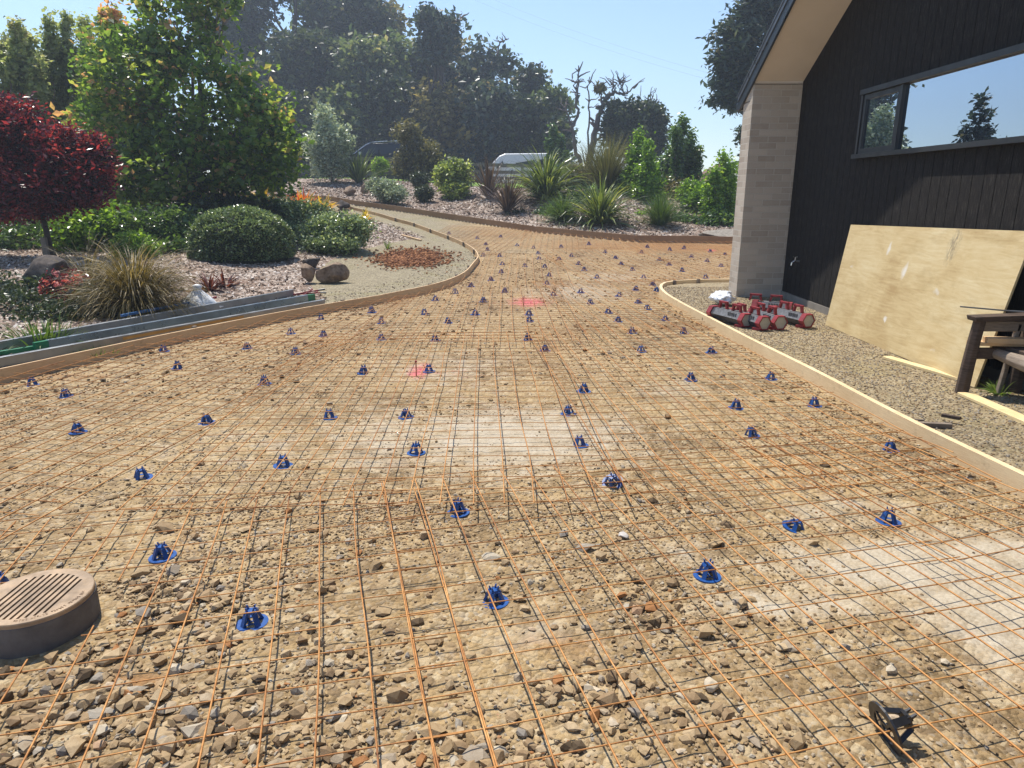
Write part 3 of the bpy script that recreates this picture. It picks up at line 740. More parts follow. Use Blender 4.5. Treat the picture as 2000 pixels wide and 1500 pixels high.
# ================================================================ steel beams beside left form
M_alu = simple('grey_metal', (.27,.28,.285), .38, .6, .25, 3, .2, 120, .001)
M_alu2 = simple('bluish_metal', (.22,.27,.31), .32, .6, .25, 3, .2, 120, .001)
M_green = simple('green_paint', (.01,.16,.07), .4, 0, .2); M_blup = simple('blue_paint', (.02,.12,.30), .4, 0, .2)
M_red = simple('red_plastic', (.25,.022,.028), .6, 0, .45, 30, .2); M_yel = simple('ochre_paint', (.42,.22,.05), .5, 0, .2)
def gp(px, py, dz=0): p = hitg(px, py); p = p.copy(); p[2] = gz(p[0], p[1])+dz; return p
def lay(name, a, b_, w, h, mat, label, cat='steel beam', parts=(), z=0, group='metal beams laid beside the left form board'):
    o = MB(); A = gp(*a); B = gp(*b_); m = (A+B)/2; 
    A[2] += h/2+z; B[2] += h/2+z
    d = B-A
    o.beam(A, B, w, h)
    ob = o.build(name, mat, bevel=.004); tag(ob, label, cat, group)
    sd = np.cross(d/np.linalg.norm(d), [0,0,1]); 
    for (nm, t0, t1, off, dz, pw, phh, pm) in parts:
        q = MB(); q.beam(A+d*t0+sd*off+np.array([0,0,dz]), A+d*t1+sd*off+np.array([0,0,dz]), pw, phh); q.build(nm, pm, ob)
    return ob, A, B
fb, A1, B1 = lay('steel_beam', (-150,745), (633,597), .05, .085, M_alu, 'front grey metal beam with a faded ochre stripe, closest to the form board', parts=[('stripe', .37,.70,.0265,.012,.004,.028, M_yel)])
lay('steel_beam', (95,684), (600,590), .05, .10, M_alu2, 'bluish metal beam lying between the front and back beams', parts=[('end_plug',-.035,0,.0,0,.045,.09,M_green),('end_plug',1,1.04,0,0,.045,.09,M_green)])
lay('steel_beam', (-150,716), (572,579), .05, .10, M_alu, 'back grey metal beam nearest the garden plants')
lay('steel_beam', (-120,716), (100,680), .04, .05, M_green, 'green painted bar at the left frame edge beside the front beam', 'painted bar')
lay('steel_beam', (240,638), (400,604), .028, .028, M_blup, 'short blue bar resting along the back grey beam', 'painted bar', z=.105)
lay('steel_beam', (395,604), (425,598), .022, .022, M_red, 'short red bar end resting on the back beam', 'painted bar', z=.105)
c = gp(600,580); t = thing('hand_clamp', 'red folded clamp tool at the far end of the metal beams', 'clamp', c)
b = MB(); b.beam((-.22,-.02,.03),(.16,.05,.09),.016,.016); b.beam((-.20,.05,.03),(.20,.0,.06),.016,.016); b.build('arm', M_red, t)
b = MB(); b.beam((-.05,-.06,.02),(.06,.08,.10),.014,.014); b.beam((.08,-.05,.02),(.14,.10,.08),.012,.012); b.build('bar', M_red, t)
b = MB(); b.tube([(.15,.05,.09),(.24,.07,.10)], .012, 8); b.tube([(.19,.0,.06),(.27,.0,.06)], .012, 8); b.build('grip', M_black, t)
# white plastic bag
def lump(name, c, size, mat, seed, label, cat, sub=4, amp=.25, flat=1., sharp=2.2, group=None, smooth=True):
    import bmesh
    bm = bmesh.new(); bmesh.ops.create_icosphere(bm, subdivisions=sub, radius=1)
    V = np.array([v.co[:] for v in bm.verts]); F_ = np.array([[v.index for v in f.verts] for f in bm.faces]); bm.free()
    r_ = np.random.default_rng(seed)
    for _ in range(18):
        nv = r_.normal(size=3); nv /= np.linalg.norm(nv); dd = V@nv; ex = np.clip(dd-r_.uniform(.5,.88), 0, None); V = V-ex[:,None]*nv
    s3 = V*sharp+seed
    V = V*(1+amp*(fbm(s3[:,0]+s3[:,2]*.7, s3[:,1]-s3[:,2]*.6, seed, 4)-.5))[:,None]
    V = V*np.asarray(size)/2
    b = MB(); b.add(V, F_)
    o = b.build(name, mat, smooth=smooth); o.location = (c[0], c[1], c[2]+size[2]*.38); o.rotation_euler = (0,0,seed*1.3)
    return tag(o, label, cat, group)
M_white = simple('white_plastic', (.78,.78,.76), .35, 0, .08, 5, .6, 30, .01)
c = gp(390,607); b = MB()
an = np.linspace(0, 2*pi, 28, endpoint=False); prof = [(.17,0),(.19,.05),(.15,.12),(.09,.19),(.045,.245),(.03,.27),(.045,.30),(.02,.325),(.0,.33)]
V = []
for r_, z_ in prof:
    rr = r_*(1+.18*np.sin(an*5+z_*20)+.08*np.sin(an*9)); V.append(np.stack([rr*np.cos(an)*1.25, rr*np.sin(an), np.full(28, z_)], -1))
V = np.concatenate(V); i = np.arange(len(prof)-1)[:,None]*28; j = np.arange(28)[None]; k = (j+1)%28
b.add(V, np.stack([i+j,i+k,i+28+k,i+28+j],-1).reshape(-1,4))
o = b.build('plastic_bag', M_white, smooth=True); o.location = c; tag(o, 'white knotted plastic bag behind the metal beams by the grass tussock', 'bag')
# rocks
def rockmat(name, c1, c2, c3):
    m, nt, out = new_mat(name); n = N(nt); co = n.coord()
    f = n.math('ADD', n.math('MULTIPLY', n.noise(3.5, co, 6, .65), .7), n.math('MULTIPLY', n.noise(26, co, 4, .6), .3))
    n.bsdf(out, n.ramp(f, [(.35,c1),(.5,c2),(.66,c3)]), .85, 0, .25, n.bump(n.noise(14, co, 8, .7), .8, .02))
    return m
M_rock = rockmat('brown_rock', (.09,.06,.04), (.23,.16,.105), (.36,.27,.19))
M_rock2 = rockmat('dark_rock', (.03,.025,.022), (.075,.06,.05), (.15,.12,.10))
lump('garden_rock', gp(652,553), (.62,.50,.42), M_rock, 3, 'large brown angular boulder on wood chips right of the clipped ball shrub', 'rock', sharp=1.6)
lump('garden_rock', gp(603,553), (.34,.28,.36), M_rock, 5, 'small pale upright rock leaning on the large brown boulder', 'rock', sharp=1.6)
lump('garden_rock', gp(609,525), (.42,.30,.26), M_rock2, 8, 'dark rock tucked behind the small pale upright rock', 'rock', sharp=1.6)
lump('garden_rock', gp(668,410), (.72,.55,.42), M_rock2, 11, 'dark rounded rock at the drive edge above the silvery shrub', 'rock', sharp=1.6)
lump('garden_rock', gp(684,382), (.75,.45,.45), M_rock, 13, 'low brown rock under the flax on the bank', 'rock', sharp=1.6)
lump('garden_rock', gp(712,382), (.42,.30,.50), M_rock, 17, 'upright tan rock next to the silver groundcover on the bank', 'rock', sharp=1.6)
lump('garden_rock', gp(100,566), (.85,.6,.55), M_rock2, 19, 'large dark shaded boulder beside the pink flowered shrub', 'rock', sharp=1.6)
lump('loose_stone', at_z(1216,1049,0), (.075,.04,.028), simple('pale_stone', (.45,.42,.38), .7), 4, 'pale grey flat stone fragment near the tipped bar chair', 'stone', sub=3)
lump('loose_stone', at_z(1388,1345,0), (.062,.055,.04), simple('round_stone', (.50,.42,.30), .8), 6, 'pale rounded stone among rubble at bottom right of centre', 'stone', sub=3)
# offcuts on the ground
def plank(name, a, b_, w, h, mat, label, cat='board', z=0, group=None):
    o = MB(); A = gp(*a); B = gp(*b_); A[2] += h/2+z; B[2] += h/2+z; o.beam(A, B, w, h)
    return tag(o.build(name, mat, bevel=.002), label, cat, group)
plank('timber_board', (1731,701), (1886,746), .085, .022, M_pine2, 'narrow yellow pine board on the ground along the plywood foot', z=.004)
plank('timber_board', (1882,772), (2100,868), .10, .02, M_pine2, 'pale pine board flat on the ground in front of the rustic bench leg', z=.004)
plank('timber_offcut', (1793,833), (1858,836), .035, .03, M_oldt, 'weathered brown timber offcut behind the right form board')
plank('timber_offcut', (1838,822), (1874,829), .03, .02, M_darkt, 'short dark offcut lying across the weathered one', z=.03)
plank('timber_offcut', (1768,820), (1805,822), .015, .01, M_oldt, 'thin brown sliver of wood beside the right form board')
plank('timber_offcut', (785,461), (822,471), .06, .04, M_pine, 'pine offcut lying on gravel inside the drive bend')
# paint stakes
for (px, py, lb) in ((813,735,'thin red steel pin standing in the nearer pink paint mark'), (1023,598,'thin red steel pin standing in the farther pink paint mark')):
    q = at_z(px, py, 0); q[2] = gz(q[0], q[1]); b = MB(); b.tube([q-[0,0,.05], q+[.002,0,.13]], .005, 6); b.box(q+[.002,0,.13], (.018,.018,.01))
    tag(b.build('marker_pin', M_red), lb, 'marker pin')
# ================================================================ house
XW = 3.81; XR = 3.14; YE = 10.42; ZE = 2.72; PT = .577; YR = 4.0
def roofz(y): return ZE+PT*((YE-y) if y > YR else (YE-YR)-(YR-y))
house = thing('house', 'black clad house with pale brick pier, beige soffit and long window', 'house', (XW, YE, 0))
hp = np.array([XW, YE, 0])
def hb(b, name, mat, par=house, **k):
    return b.build(name, mat, par, **k)
def off(P): return np.asarray(P, float)-hp
M_clad, nt, out = new_mat('black_cladding'); n = N(nt); co = n.coord()
g = n.noise(14, n.scale(co, (8,8,.6)), 5, .7); sp = n.noise(230, co, 3, .8)
n.bsdf(out, n.ramp(n.math('ADD', n.math('MULTIPLY', g, .5), n.math('MULTIPLY', sp, .5)), [(.35,(.005,.005,.0055)),(.52,(.0125,.0115,.011)),(.66,(.11,.095,.082))]), .8, 0, .18, n.bump(n.math('ADD', sp, g), .9, .004))
WY0, WY1, WZ0, WZ1 = 2.9, 8.10, 1.90, 2.51     # window opening
b = MB(); y = 9.9-.148
def cl(y0, y1, z0, z1f, z1g):
    b.hexa(off([[XW,y0,z0],[XW+.03,y0,z0],[XW+.03,y1,z0],[XW,y1,z0],[XW,y0,z1f],[XW+.03,y0,z1f],[XW+.03,y1,z1g],[XW,y1,z1g]]))
while y > -2.3:
    y0, y1 = y, y+.141; zt0, zt1 = roofz(y0)-.13, roofz(y1)-.13
    if y0 > WY1 or y1 < WY0: cl(y0, y1, .16, zt0, zt1)
    else: cl(y0, y1, .16, WZ0, WZ0); cl(y0, y1, WZ1, zt0, zt1)
    y -= .148
hb(b, 'gable_cladding', M_clad)
b = MB()
def wallslab(x0, x1, y0, y1, z0, z1):
    b.box(off([(x0+x1)/2, (y0+y1)/2, (z0+z1)/2]), (x1-x0, y1-y0, z1-z0))
wallslab(XW+.033, XW+.12, WY1+.02, 9.9, .12, 2.8); wallslab(XW+.033, XW+.12, -2.3, WY0-.02, .12, 2.8)
wallslab(XW+.033, XW+.12, WY0-.02, WY1+.02, .12, WZ0-.01); wallslab(XW+.033, XW+.12, WY0-.02, WY1+.02, WZ1+.01, 2.8)
b.add(off([[XW+.034,-2.4,2.6],[XW+.034,9.9,2.6],[XW+.034,9.9,roofz(9.9)-.14],[XW+.034,YR,roofz(YR)-.14],[XW+.034,-2.4,roofz(-2.4)-.14]]), [[0,1,2,3,4]])
wallslab(XW+.13, 14, -2.2, -2.1, 0, 2.6); wallslab(XW+5, XW+5.1, -2.1, 9.8, 0, 5)
hb(b, 'wall', simple('black_wall', (.012,.012,.012), .8))
b = MB(); wallslab(XW-.012, XW+.14, -2.3, 9.9, -.1, .155); hb(b, 'foundation', simple('grey_concrete', (.22,.20,.17), .9, 0, .2, 6, .5, 60, .004))
# brick
M_brick, nt, out = new_mat('pale_brick'); n = N(nt); P = n.pos()
sx = n.n('ShaderNodeSeparateXYZ'); n.link(P, sx.inputs[0]); cx = n.n('ShaderNodeCombineXYZ')
n.link(n.math('ADD', sx.outputs[0], sx.outputs[1]), cx.inputs[0]); n.link(sx.outputs[2], cx.inputs[1])
br = n.n('ShaderNodeTexBrick', Scale=1., _offset=.5); n.link(cx.outputs[0], br.inputs['Vector'])
br.inputs['Brick Width'].default_value = .24; br.inputs['Row Height'].default_value = .0822; br.inputs['Mortar Size'].default_value = .006; br.inputs['Mortar Smooth'].default_value = .15; br.inputs['Bias'].default_value = -.1
br.inputs['Color1'].default_value = (.38,.315,.25,1); br.inputs['Color2'].default_value = (.54,.47,.385,1); br.inputs['Mortar'].default_value = (.52,.48,.41,1)
fl = n.noise(7, P, 5, .7)
col = n.mix(n.rmap(fl, .35, .7, 0, .4), br.outputs['Color'], (.50,.46,.40))
col = n.mix(n.rmap(n.noise(60, P, 4, .7), .55, .7, 0, .35), col, (.28,.24,.20))
hB = n.math('SUBTRACT', n.math('MULTIPLY', n.noise(50, P, 5, .7), .35), br.outputs['Fac'])
n.bsdf(out, col, .88, 0, .2, n.bump(hB, .8, .006))
b = MB(); YB = 9.9; Y2 = 10.27
b.box(off([(3.17+XW+.2)/2, (YB+Y2)/2, 1.37]), (XW+.2-3.17, Y2-YB, 3.0-.02)); 
pier = hb(b, 'brick_pier', M_brick)
b = MB(); b.box(off([9.2, (YB+Y2)/2, 1.3]), (10.3, Y2-YB, 2.78)); hb(b, 'far_wall', M_brick)
# soffit, fascia, roof
M_soff = simple('beige_soffit', (.66,.595,.52), .6, 0, .05, 2, .15, 40, .002)
M_roofm = simple('dark_roofing', (.055,.065,.085), .4, .3, .2, 3, .2, 30, .003)
M_metal_d = simple('slate_metal', (.045,.055,.07), .35, .4, .15, 3, .1)
b = MB()
def slope_slab(x0, x1, y0, y1, dz0, dz1):
    za, zb = roofz(y0), roofz(y1)
    b.hexa(off([[x0,y0,za+dz0],[x1,y0,za+dz0],[x1,y1,zb+dz0],[x0,y1,zb+dz0],[x0,y0,za+dz1],[x1,y0,za+dz1],[x1,y1,zb+dz1],[x0,y1,zb+dz1]]))
slope_slab(XR+.03, XW+.2, YR, 10.30, -.128, -.11); slope_slab(XR+.03, XW+.2, -2.6, YR-.001, -.128, -.11)
b.hexa(off([[XR+.03,10.0,roofz(10.30)-.128-.0],[XW+6,10.0,roofz(10.30)-.128],[XW+6,10.38,roofz(10.30)-.128],[XR+.03,10.38,roofz(10.30)-.128],[XR+.03,10.0,roofz(10.30)-.116],[XW+6,10.0,roofz(10.30)-.116],[XW+6,10.38,roofz(10.30)-.116],[XR+.03,10.38,roofz(10.30)-.116]]))
hb(b, 'soffit', M_soff)
b = MB(); slope_slab(XR, XR+.028, YR, YE, -.16, .05); slope_slab(XR, XR+.028, -2.7, YR-.001, -.16, .05)
hb(b, 'barge_board', M_metal_d)
b = MB(); slope_slab(XR-.02, XR+.05, YR, YE+.02, .052, .075); slope_slab(XR-.02, XR+.05, -2.75, YR-.001, .052, .075)
slope_slab(XR-.012, XR-.002, YR, YE, -.02, .05)
hb(b, 'barge_flashing', simple('light_slate', (.11,.125,.15), .35, .4, .15, 3, .1))
b = MB(); slope_slab(XR+.06, 15, YR, YE+.05, 0, .04); slope_slab(XR+.06, 15, -2.75, YR-.001, 0, .04)
hb(b, 'roof', M_roofm)
b = MB(); b.box(off([9.1, YE+.06, roofz(YE)-.07]), (11.9,.11,.10)); hb(b, 'gutter', M_metal_d, bevel=.01)
b = MB()
b.box(off([(3.175+XW)/2, 9.893, 2.865+.03]), (XW-3.175-.01,.012,.05)); hb(b, 'frieze', M_soff)
# window
M_alw = simple('charcoal_aluminium', (.035,.038,.042), .4, .3, .1, 3, .1)
M_glass, nt, out = new_mat('window_glass'); n = N(nt); 
gl = n.n('ShaderNodeBsdfGlossy', Roughness=.004, Color=(.62,.70,.80,1)); df = n.n('ShaderNodeBsdfDiffuse', Color=(.006,.007,.008,1))
lw = n.n('ShaderNodeLayerWeight', Blend=.55); mx = n.n('ShaderNodeMixShader', Fac=n.rmap(lw.outputs['Facing'], 0, 1, .35, 1.)); n.link(df.outputs[0], mx.inputs[1]); n.link(gl.outputs[0], mx.inputs[2]); n.link(mx.outputs[0], out.inputs['Surface'])
fr = MB()
def wb(y0, y1, z0, z1, x0=XW-.03, x1=XW+.05, bb=None): (bb or fr).box(off([(x0+x1)/2, (y0+y1)/2, (z0+z1)/2]), (x1-x0, y1-y0, z1-z0))
wb(WY0-.04, WY1+.04, WZ1-.0, WZ1+.05, XW-.05); wb(WY0-.05, WY1+.05, WZ0-.045, WZ0, XW-.06)
wb(WY1, WY1+.04, WZ0+.001, WZ1-.001); wb(WY0-.04, WY0, WZ0+.001, WZ1-.001); MY = 7.30
wb(MY, MY+.045, WZ0+.001, WZ1-.001); wb(4.6, 4.645, WZ0+.001, WZ1-.001)
win = hb(fr, 'window', M_alw)
s_ = MB(); wb(MY+.05, WY1-.005, WZ0+.005, WZ0+.055, XW-.018, XW+.02, s_); wb(MY+.05, WY1-.005, WZ1-.055, WZ1-.005, XW-.018, XW+.02, s_); wb(MY+.05, MY+.10, WZ0+.056, WZ1-.056, XW-.018, XW+.02, s_); wb(WY1-.055, WY1-.005, WZ0+.056, WZ1-.056, XW-.018, XW+.02, s_)
s_.build('sash', M_alw, win)
for y0, y1, zz in ((MY+.10, WY1-.055, .055), (4.645, MY, .0), (WY0, 4.6, .0)):
    s_ = MB(); wb(y0, y1, WZ0+zz, WZ1-zz, XW+.004, XW+.010, s_); s_.build('pane', M_glass, win)
# outside tap
b = MB(); c = off([XW-.005, 9.38, .62]); b.tube([c, c+[-.07,0,.0], c+[-.10,0,-.02], c+[-.105,0,-.06]], .012, 8); b.tube([c+[-.06,0,.0], c+[-.06,0,.05]], .007, 6); b.box(c+[-.06,0,.055], (.05,.012,.012))
hb(b, 'tap', simple('chrome', (.6,.6,.6), .25, .9, .05, 5, .0))
# ================================================================ plywood sheet leaning
ply = np.array([[3.51,7.72,gz(3.51,7.72)],[3.585,5.10,gz(3.585,5.10)],[3.765,5.14,1.225],[3.755,7.93,1.15]])
pn = np.cross(ply[2]-ply[0], ply[3]-ply[0]); ply[1,0] -= ((ply[1]-ply[0])@pn)/pn[0]
nrm = np.cross(ply[1]-ply[0], ply[3]-ply[0]); nrm /= np.linalg.norm(nrm); 
if nrm[0] > 0: nrm = -nrm
M_ply, nt, out = new_mat('plywood'); n = N(nt); P = n.pos()
g1 = n.noise(5, n.scale(P, (1,.6,5)), 6, .65, 1.2); g2 = n.noise(1.4, P, 5, .6, .5)
col = n.ramp(n.math('ADD', n.math('MULTIPLY', g1, .45), n.math('MULTIPLY', g2, .55)), [(.34,(.42,.29,.13)),(.5,(.56,.43,.22)),(.66,(.65,.54,.32))])
col = n.mix(n.rmap(n.noise(2.4, n.scale(P, (1,.5,1.6)), 5, .7), .56, .72, 0, .5), col, (.34,.23,.09))
wn = n.noise(16, P, 4, .7)
def wob(vec, a):
    nn = n.n('ShaderNodeTexNoise', Scale=7.); n.link(vec, nn.inputs['Vector']); sc = n.n('ShaderNodeVectorMath', _operation='SCALE'); n.link(nn.outputs['Color'], sc.inputs[0]); sc.inputs['Scale'].default_value = a
    ad = n.n('ShaderNodeVectorMath', _operation='ADD'); n.link(vec, ad.inputs[0]); n.link(sc.outputs[0], ad.inputs[1]); return ad.outputs[0]
PW = wob(P, .12)
def plyp(px, py):
    d = ray(px, py); o_ = np.array([0,0,H]); return o_+d*((ply[0]-o_)@nrm/(d@nrm))+.06
for (px, py, r, st, cc, a) in ((1742,483,.085,(1,2.4,1),(.70,.68,.62),.8),(1770,530,.09,(1,2.2,1),(.70,.67,.60),.8),(1832,570,.06,(1,1,2.),(.68,.66,.6),.55),(1733,622,.055,(1,1.6,2.2),(.72,.69,.62),.8),(1825,686,.05,(1,1,2),(.70,.66,.58),.6),(1665,522,.04,(1,1,2),(.68,.65,.6),.5)):
    mk = spot(n, PW, tuple(plyp(px, py)), r, .6, st); col = n.mix(n.math('MULTIPLY', mk, a), col, cc)
mk = spot(n, PW, tuple(plyp(1868,480)), .20, .6, (1,1.9,1)); streak = n.rmap(n.noise(30, n.scale(P, (1,1.6,.5)), 4, .7), .42, .62)
col = n.mix(n.math('MULTIPLY', n.math('MULTIPLY', mk, streak), .8), col, (.20,.16,.11))
n.bsdf(out, col, .55, 0, .35, n.bump(g1, .15, .003))
b = MB(); q = ply+nrm*.017; b.hexa(np.concatenate([[ply[0],ply[1],ply[1]+nrm*.017,ply[0]+nrm*.017],[ply[3],ply[2],ply[2]+nrm*.017,ply[3]+nrm*.017]]))
tag(b.build('plywood_sheet', M_ply, bevel=.0015), 'large stained yellow plywood sheet leaning against the black wall', 'plywood')
# ================================================================ rustic bench
bx, by = 3.31, 4.97; gz0 = gz(bx, by)
bench = thing('rustic_bench', 'rustic dark timber bench with bark edges at the right frame edge', 'bench', (bx, by, gz0))
def bpart(name, mat, f): b = MB(); f(b); return b.build(name, mat, bench, bevel=.006)
for yy in (0, -1.5):
    bpart('leg', M_darkt, lambda b: b.tube([(0,yy,-.05),(.015,yy,.2),(.03,yy,.4),(.045,yy,.54)], [.048,.046,.044,.042], 7))
    bpart('leg', M_darkt, lambda b: b.tube([(.40,yy+.02,-.05),(.41,yy+.02,.3),(.43,yy,.62),(.47,yy,.95)], [.05,.045,.045,.04], 7))
    bpart('armrest', M_darkt, lambda b: b.hexa(np.array([[-.02,yy-.06,.54],[.50,yy-.06,.555],[.50,yy+.05,.555],[-.02,yy+.045,.54],[-.03,yy-.065,.575],[.50,yy-.065,.595],[.50,yy+.055,.595],[-.03,yy+.05,.575]])))
    bpart('arm_rail', M_oldt, lambda b: b.beam((.06,yy,.50),(.42,yy,.50),.035,.075))
    bpart('seat_rail', M_darkt, lambda b: b.beam((.04,yy,.30),(.42,yy,.30),.04,.08))
bpart('brace', M_oldt, lambda b: b.beam((.27,.0,-.02),(.33,.0,.52),.035,.03, up=(1,0,0)))
bpart('end_block', M_pine, lambda b: b.box((.03,.048,.33),(.045,.012,.09)))
bpart('seat_log', M_oldt, lambda b: b.tube([(.20,.02,.30),(.20,-.3,.295),(.19,-.8,.29),(.20,-1.6,.30)], [.035,.055,.062,.058], 9))
bpart('seat_slab', M_darkt, lambda b: b.beam((.33,.0,.33),(.33,-1.6,.33),.16,.05))
bpart('back_slab', M_oldt, lambda b: b.beam((.47,.06,.70),(.47,-1.6,.70),.05,.22))
plk = MB(); plk.beam((bx+.02,by+.03,gz0+.372),(bx+.45,by-.02,gz0+.372),.11,.022); tag(plk.build('loose_plank', M_pine, bevel=.002), 'thin pine plank resting across the bench seat rail', 'board')
plk = MB(); plk.beam((bx+.10,by-.01,gz0+.403),(bx+.55,by-.09,gz0+.403),.085,.038); tag(plk.build('loose_plank', M_pine, bevel=.002), 'thicker pine offcut stacked on the thin plank on the bench', 'board')
rb = MB(); rb.tube([(bx-.05,by+.10,gz0+.625),(bx+.25,by+.02,gz0+.607),(bx+.6,by-.1,gz0+.603)], .006, 6); tag(rb.build('steel_rod', M_alu), 'thin grey steel rod lying on the bench armrest', 'rod')
# ================================================================ hexagonal red units
M_grey = simple('light_grey_plastic', (.15,.152,.158), .6, 0, .4, 30, .1, 80, .001)
M_dgrey = simple('dark_grey_plastic', (.05,.05,.055), .5, 0, .15, 14, .1)
M_lens = simple('dusty_lens', (.40,.38,.33), .6, 0, .2, 10, .1)
def hexp(r, x): return [(x, r*cos(radians(60*k)), r*sin(radians(60*k))) for k in range(6)]
def hexring(b, r0, r1, x0, x1):
    A = hexp(r1,x0); B = hexp(r1,x1); C_ = hexp(r0,x1); D = hexp(r0,x0)
    V = np.array(A+B+C_+D); F_ = []
    for k in range(6):
        q = (k+1)%6; F_ += [[k,q,6+q,6+k],[6+k,6+q,12+q,12+k],[12+k,12+q,18+q,18+k],[18+k,18+q,q,k]]
    b.add(V, F_)
def hexunit(px, py, az, label, L=.62, zr=0):
    p = gp(px, py); o = thing('site_light', label, 'site light', p, az, 'red and grey hexagonal units by the pier')
    R = .084; zc = R*.866+.01
    def T(b): 
        for v in b.v: v[:,2] += zc
        return b
    b = MB(); V = np.array(hexp(R*.82,0)+hexp(R*.82,L)); F_ = [[k,(k+1)%6,6+(k+1)%6,6+k] for k in range(6)]+[[5,4,3,2,1,0],[6,7,8,9,10,11]]
    for f in F_: b.add(V[f], [list(range(len(f)))])
    T(b).build('body', M_dgrey, o)
    b = MB(); 
    for k in (1,): 
        a0, a1 = radians(60*k), radians(60*(k+1)); r = R*.84
        b.hexa([[.05,r*cos(a1),r*sin(a1)-.004],[L-.1,r*cos(a1),r*sin(a1)-.004],[L-.1,r*cos(a0),r*sin(a0)-.004],[.05,r*cos(a0),r*sin(a0)-.004],[.05,r*cos(a1),r*sin(a1)+.006],[L-.1,r*cos(a1),r*sin(a1)+.006],[L-.1,r*cos(a0),r*sin(a0)+.006],[.05,r*cos(a0),r*sin(a0)+.006]])
    for sgn in (1, -1):
        for q in range(5): b.box((.12+q*.03, sgn*R*.64, R*.40), (.014,.02,.05), M=np.eye(3))
        b.hexa([[.04,sgn*R*.86,.0],[L-.1,sgn*R*.86,.0],[L-.1,sgn*R*.80,.0],[.04,sgn*R*.80,.0],[.04,sgn*R*.44,R*.74],[L-.1,sgn*R*.44,R*.74],[L-.1,sgn*R*.36,R*.70],[.04,sgn*R*.36,R*.70]])
    T(b).build('side_cover', M_grey, o)
    for x0 in (-.02, L-.05):
        b = MB(); hexring(b, R*.84, R, x0, x0+.07); T(b).build('end_frame', M_red, o)
    for x0, sg in ((-.012, 1), (L+.012, -1)):
        b = MB(); V = np.array(hexp(R*.85, x0)); b.add(V, [[5,4,3,2,1,0]] if sg > 0 else [[0,1,2,3,4,5]]); T(b).build('lens', M_lens, o)
    for x0 in (.10, .34):
        b = MB(); b.beam((x0,0,zc+R*.8),(x0+.02,0,zc+R+.055),.03,.022, up=(1,0,0)); b.beam((x0+.14,0,zc+R*.8),(x0+.12,0,zc+R+.055),.03,.022, up=(1,0,0)); b.beam((x0+.0,0,zc+R+.055),(x0+.14,0,zc+R+.055),.03,.022); b.build('handle', M_red, o)
    b = MB(); b.beam((L-.12,-R*.5,zc-.06),(L-.02,-R*.95,zc-.07),.03,.03); b.build('foot', M_red, o); b = MB(); b.beam((.0,R*.5,zc-.06),(.08,R*.95,zc-.07),.03,.03); b.build('foot', M_red, o)
    return o
hexunit(1456,640, radians(110), 'leftmost red and grey hexagonal unit lying beside the form board', .60)
hexunit(1491,646, radians(108), 'red and grey hexagonal unit second from left, its lens facing out', .58)
hexunit(1522,645, radians(101), 'red and grey hexagonal unit third from left in the cluster', .56)
hexunit(1576,641, radians(107), 'rightmost red and grey hexagonal unit closest to the plywood', .60)
hexunit(1542,616, radians(150), 'red and grey hexagonal unit at the back against the pier', .42)
M_foil = simple('crumpled_white_sheet', (.80,.82,.86), .3, 0, .08, 6, 1., 26, .02)
p = gp(1410,596); lump('plastic_sheet', p, (.46,.34,.22), M_foil, 21, 'crumpled white plastic sheet on the gravel left of the brick pier', 'plastic', amp=1.1, sharp=4.)
p = gp(1393,612); lump('plastic_sheet', (p[0]+.16,p[1]-.05,p[2]), (.26,.12,.05), M_black, 22, 'small dark wrapping between the white sheet and the red units', 'plastic', amp=.6)
# ================================================================ fence
fy = lambda px: 34.5+ (px-640)*.008
def fpt(px): q = at_y(px, 345, fy(px)); return np.array([q[0], q[1], gz(q[0], q[1])])
fence = thing('paddock_fence', 'weathered grey post and rail fence between lawn and parked vehicles', 'fence', fpt(640))
fo = fpt(640)
posts = [fpt(px) for px in (560,612,668,763,858,940,1020,1100,1180,1260,1340,1420,1500)]
for q in posts:
    b = MB(); b.box(q-fo+[0,0,.45], (.14,.14,1.12)); b.build('post', M_fence, fence)
for zz in (.26,.56,.90):
    b = MB()
    for A, B in zip(posts[:-1], posts[1:]):
        b.beam(A-fo+[0,-.09,zz+random.uniform(-.02,.02)], B-fo+[0,-.09,zz+random.uniform(-.02,.02)], .045, .16)
    b.build('rail', M_fence, fence)
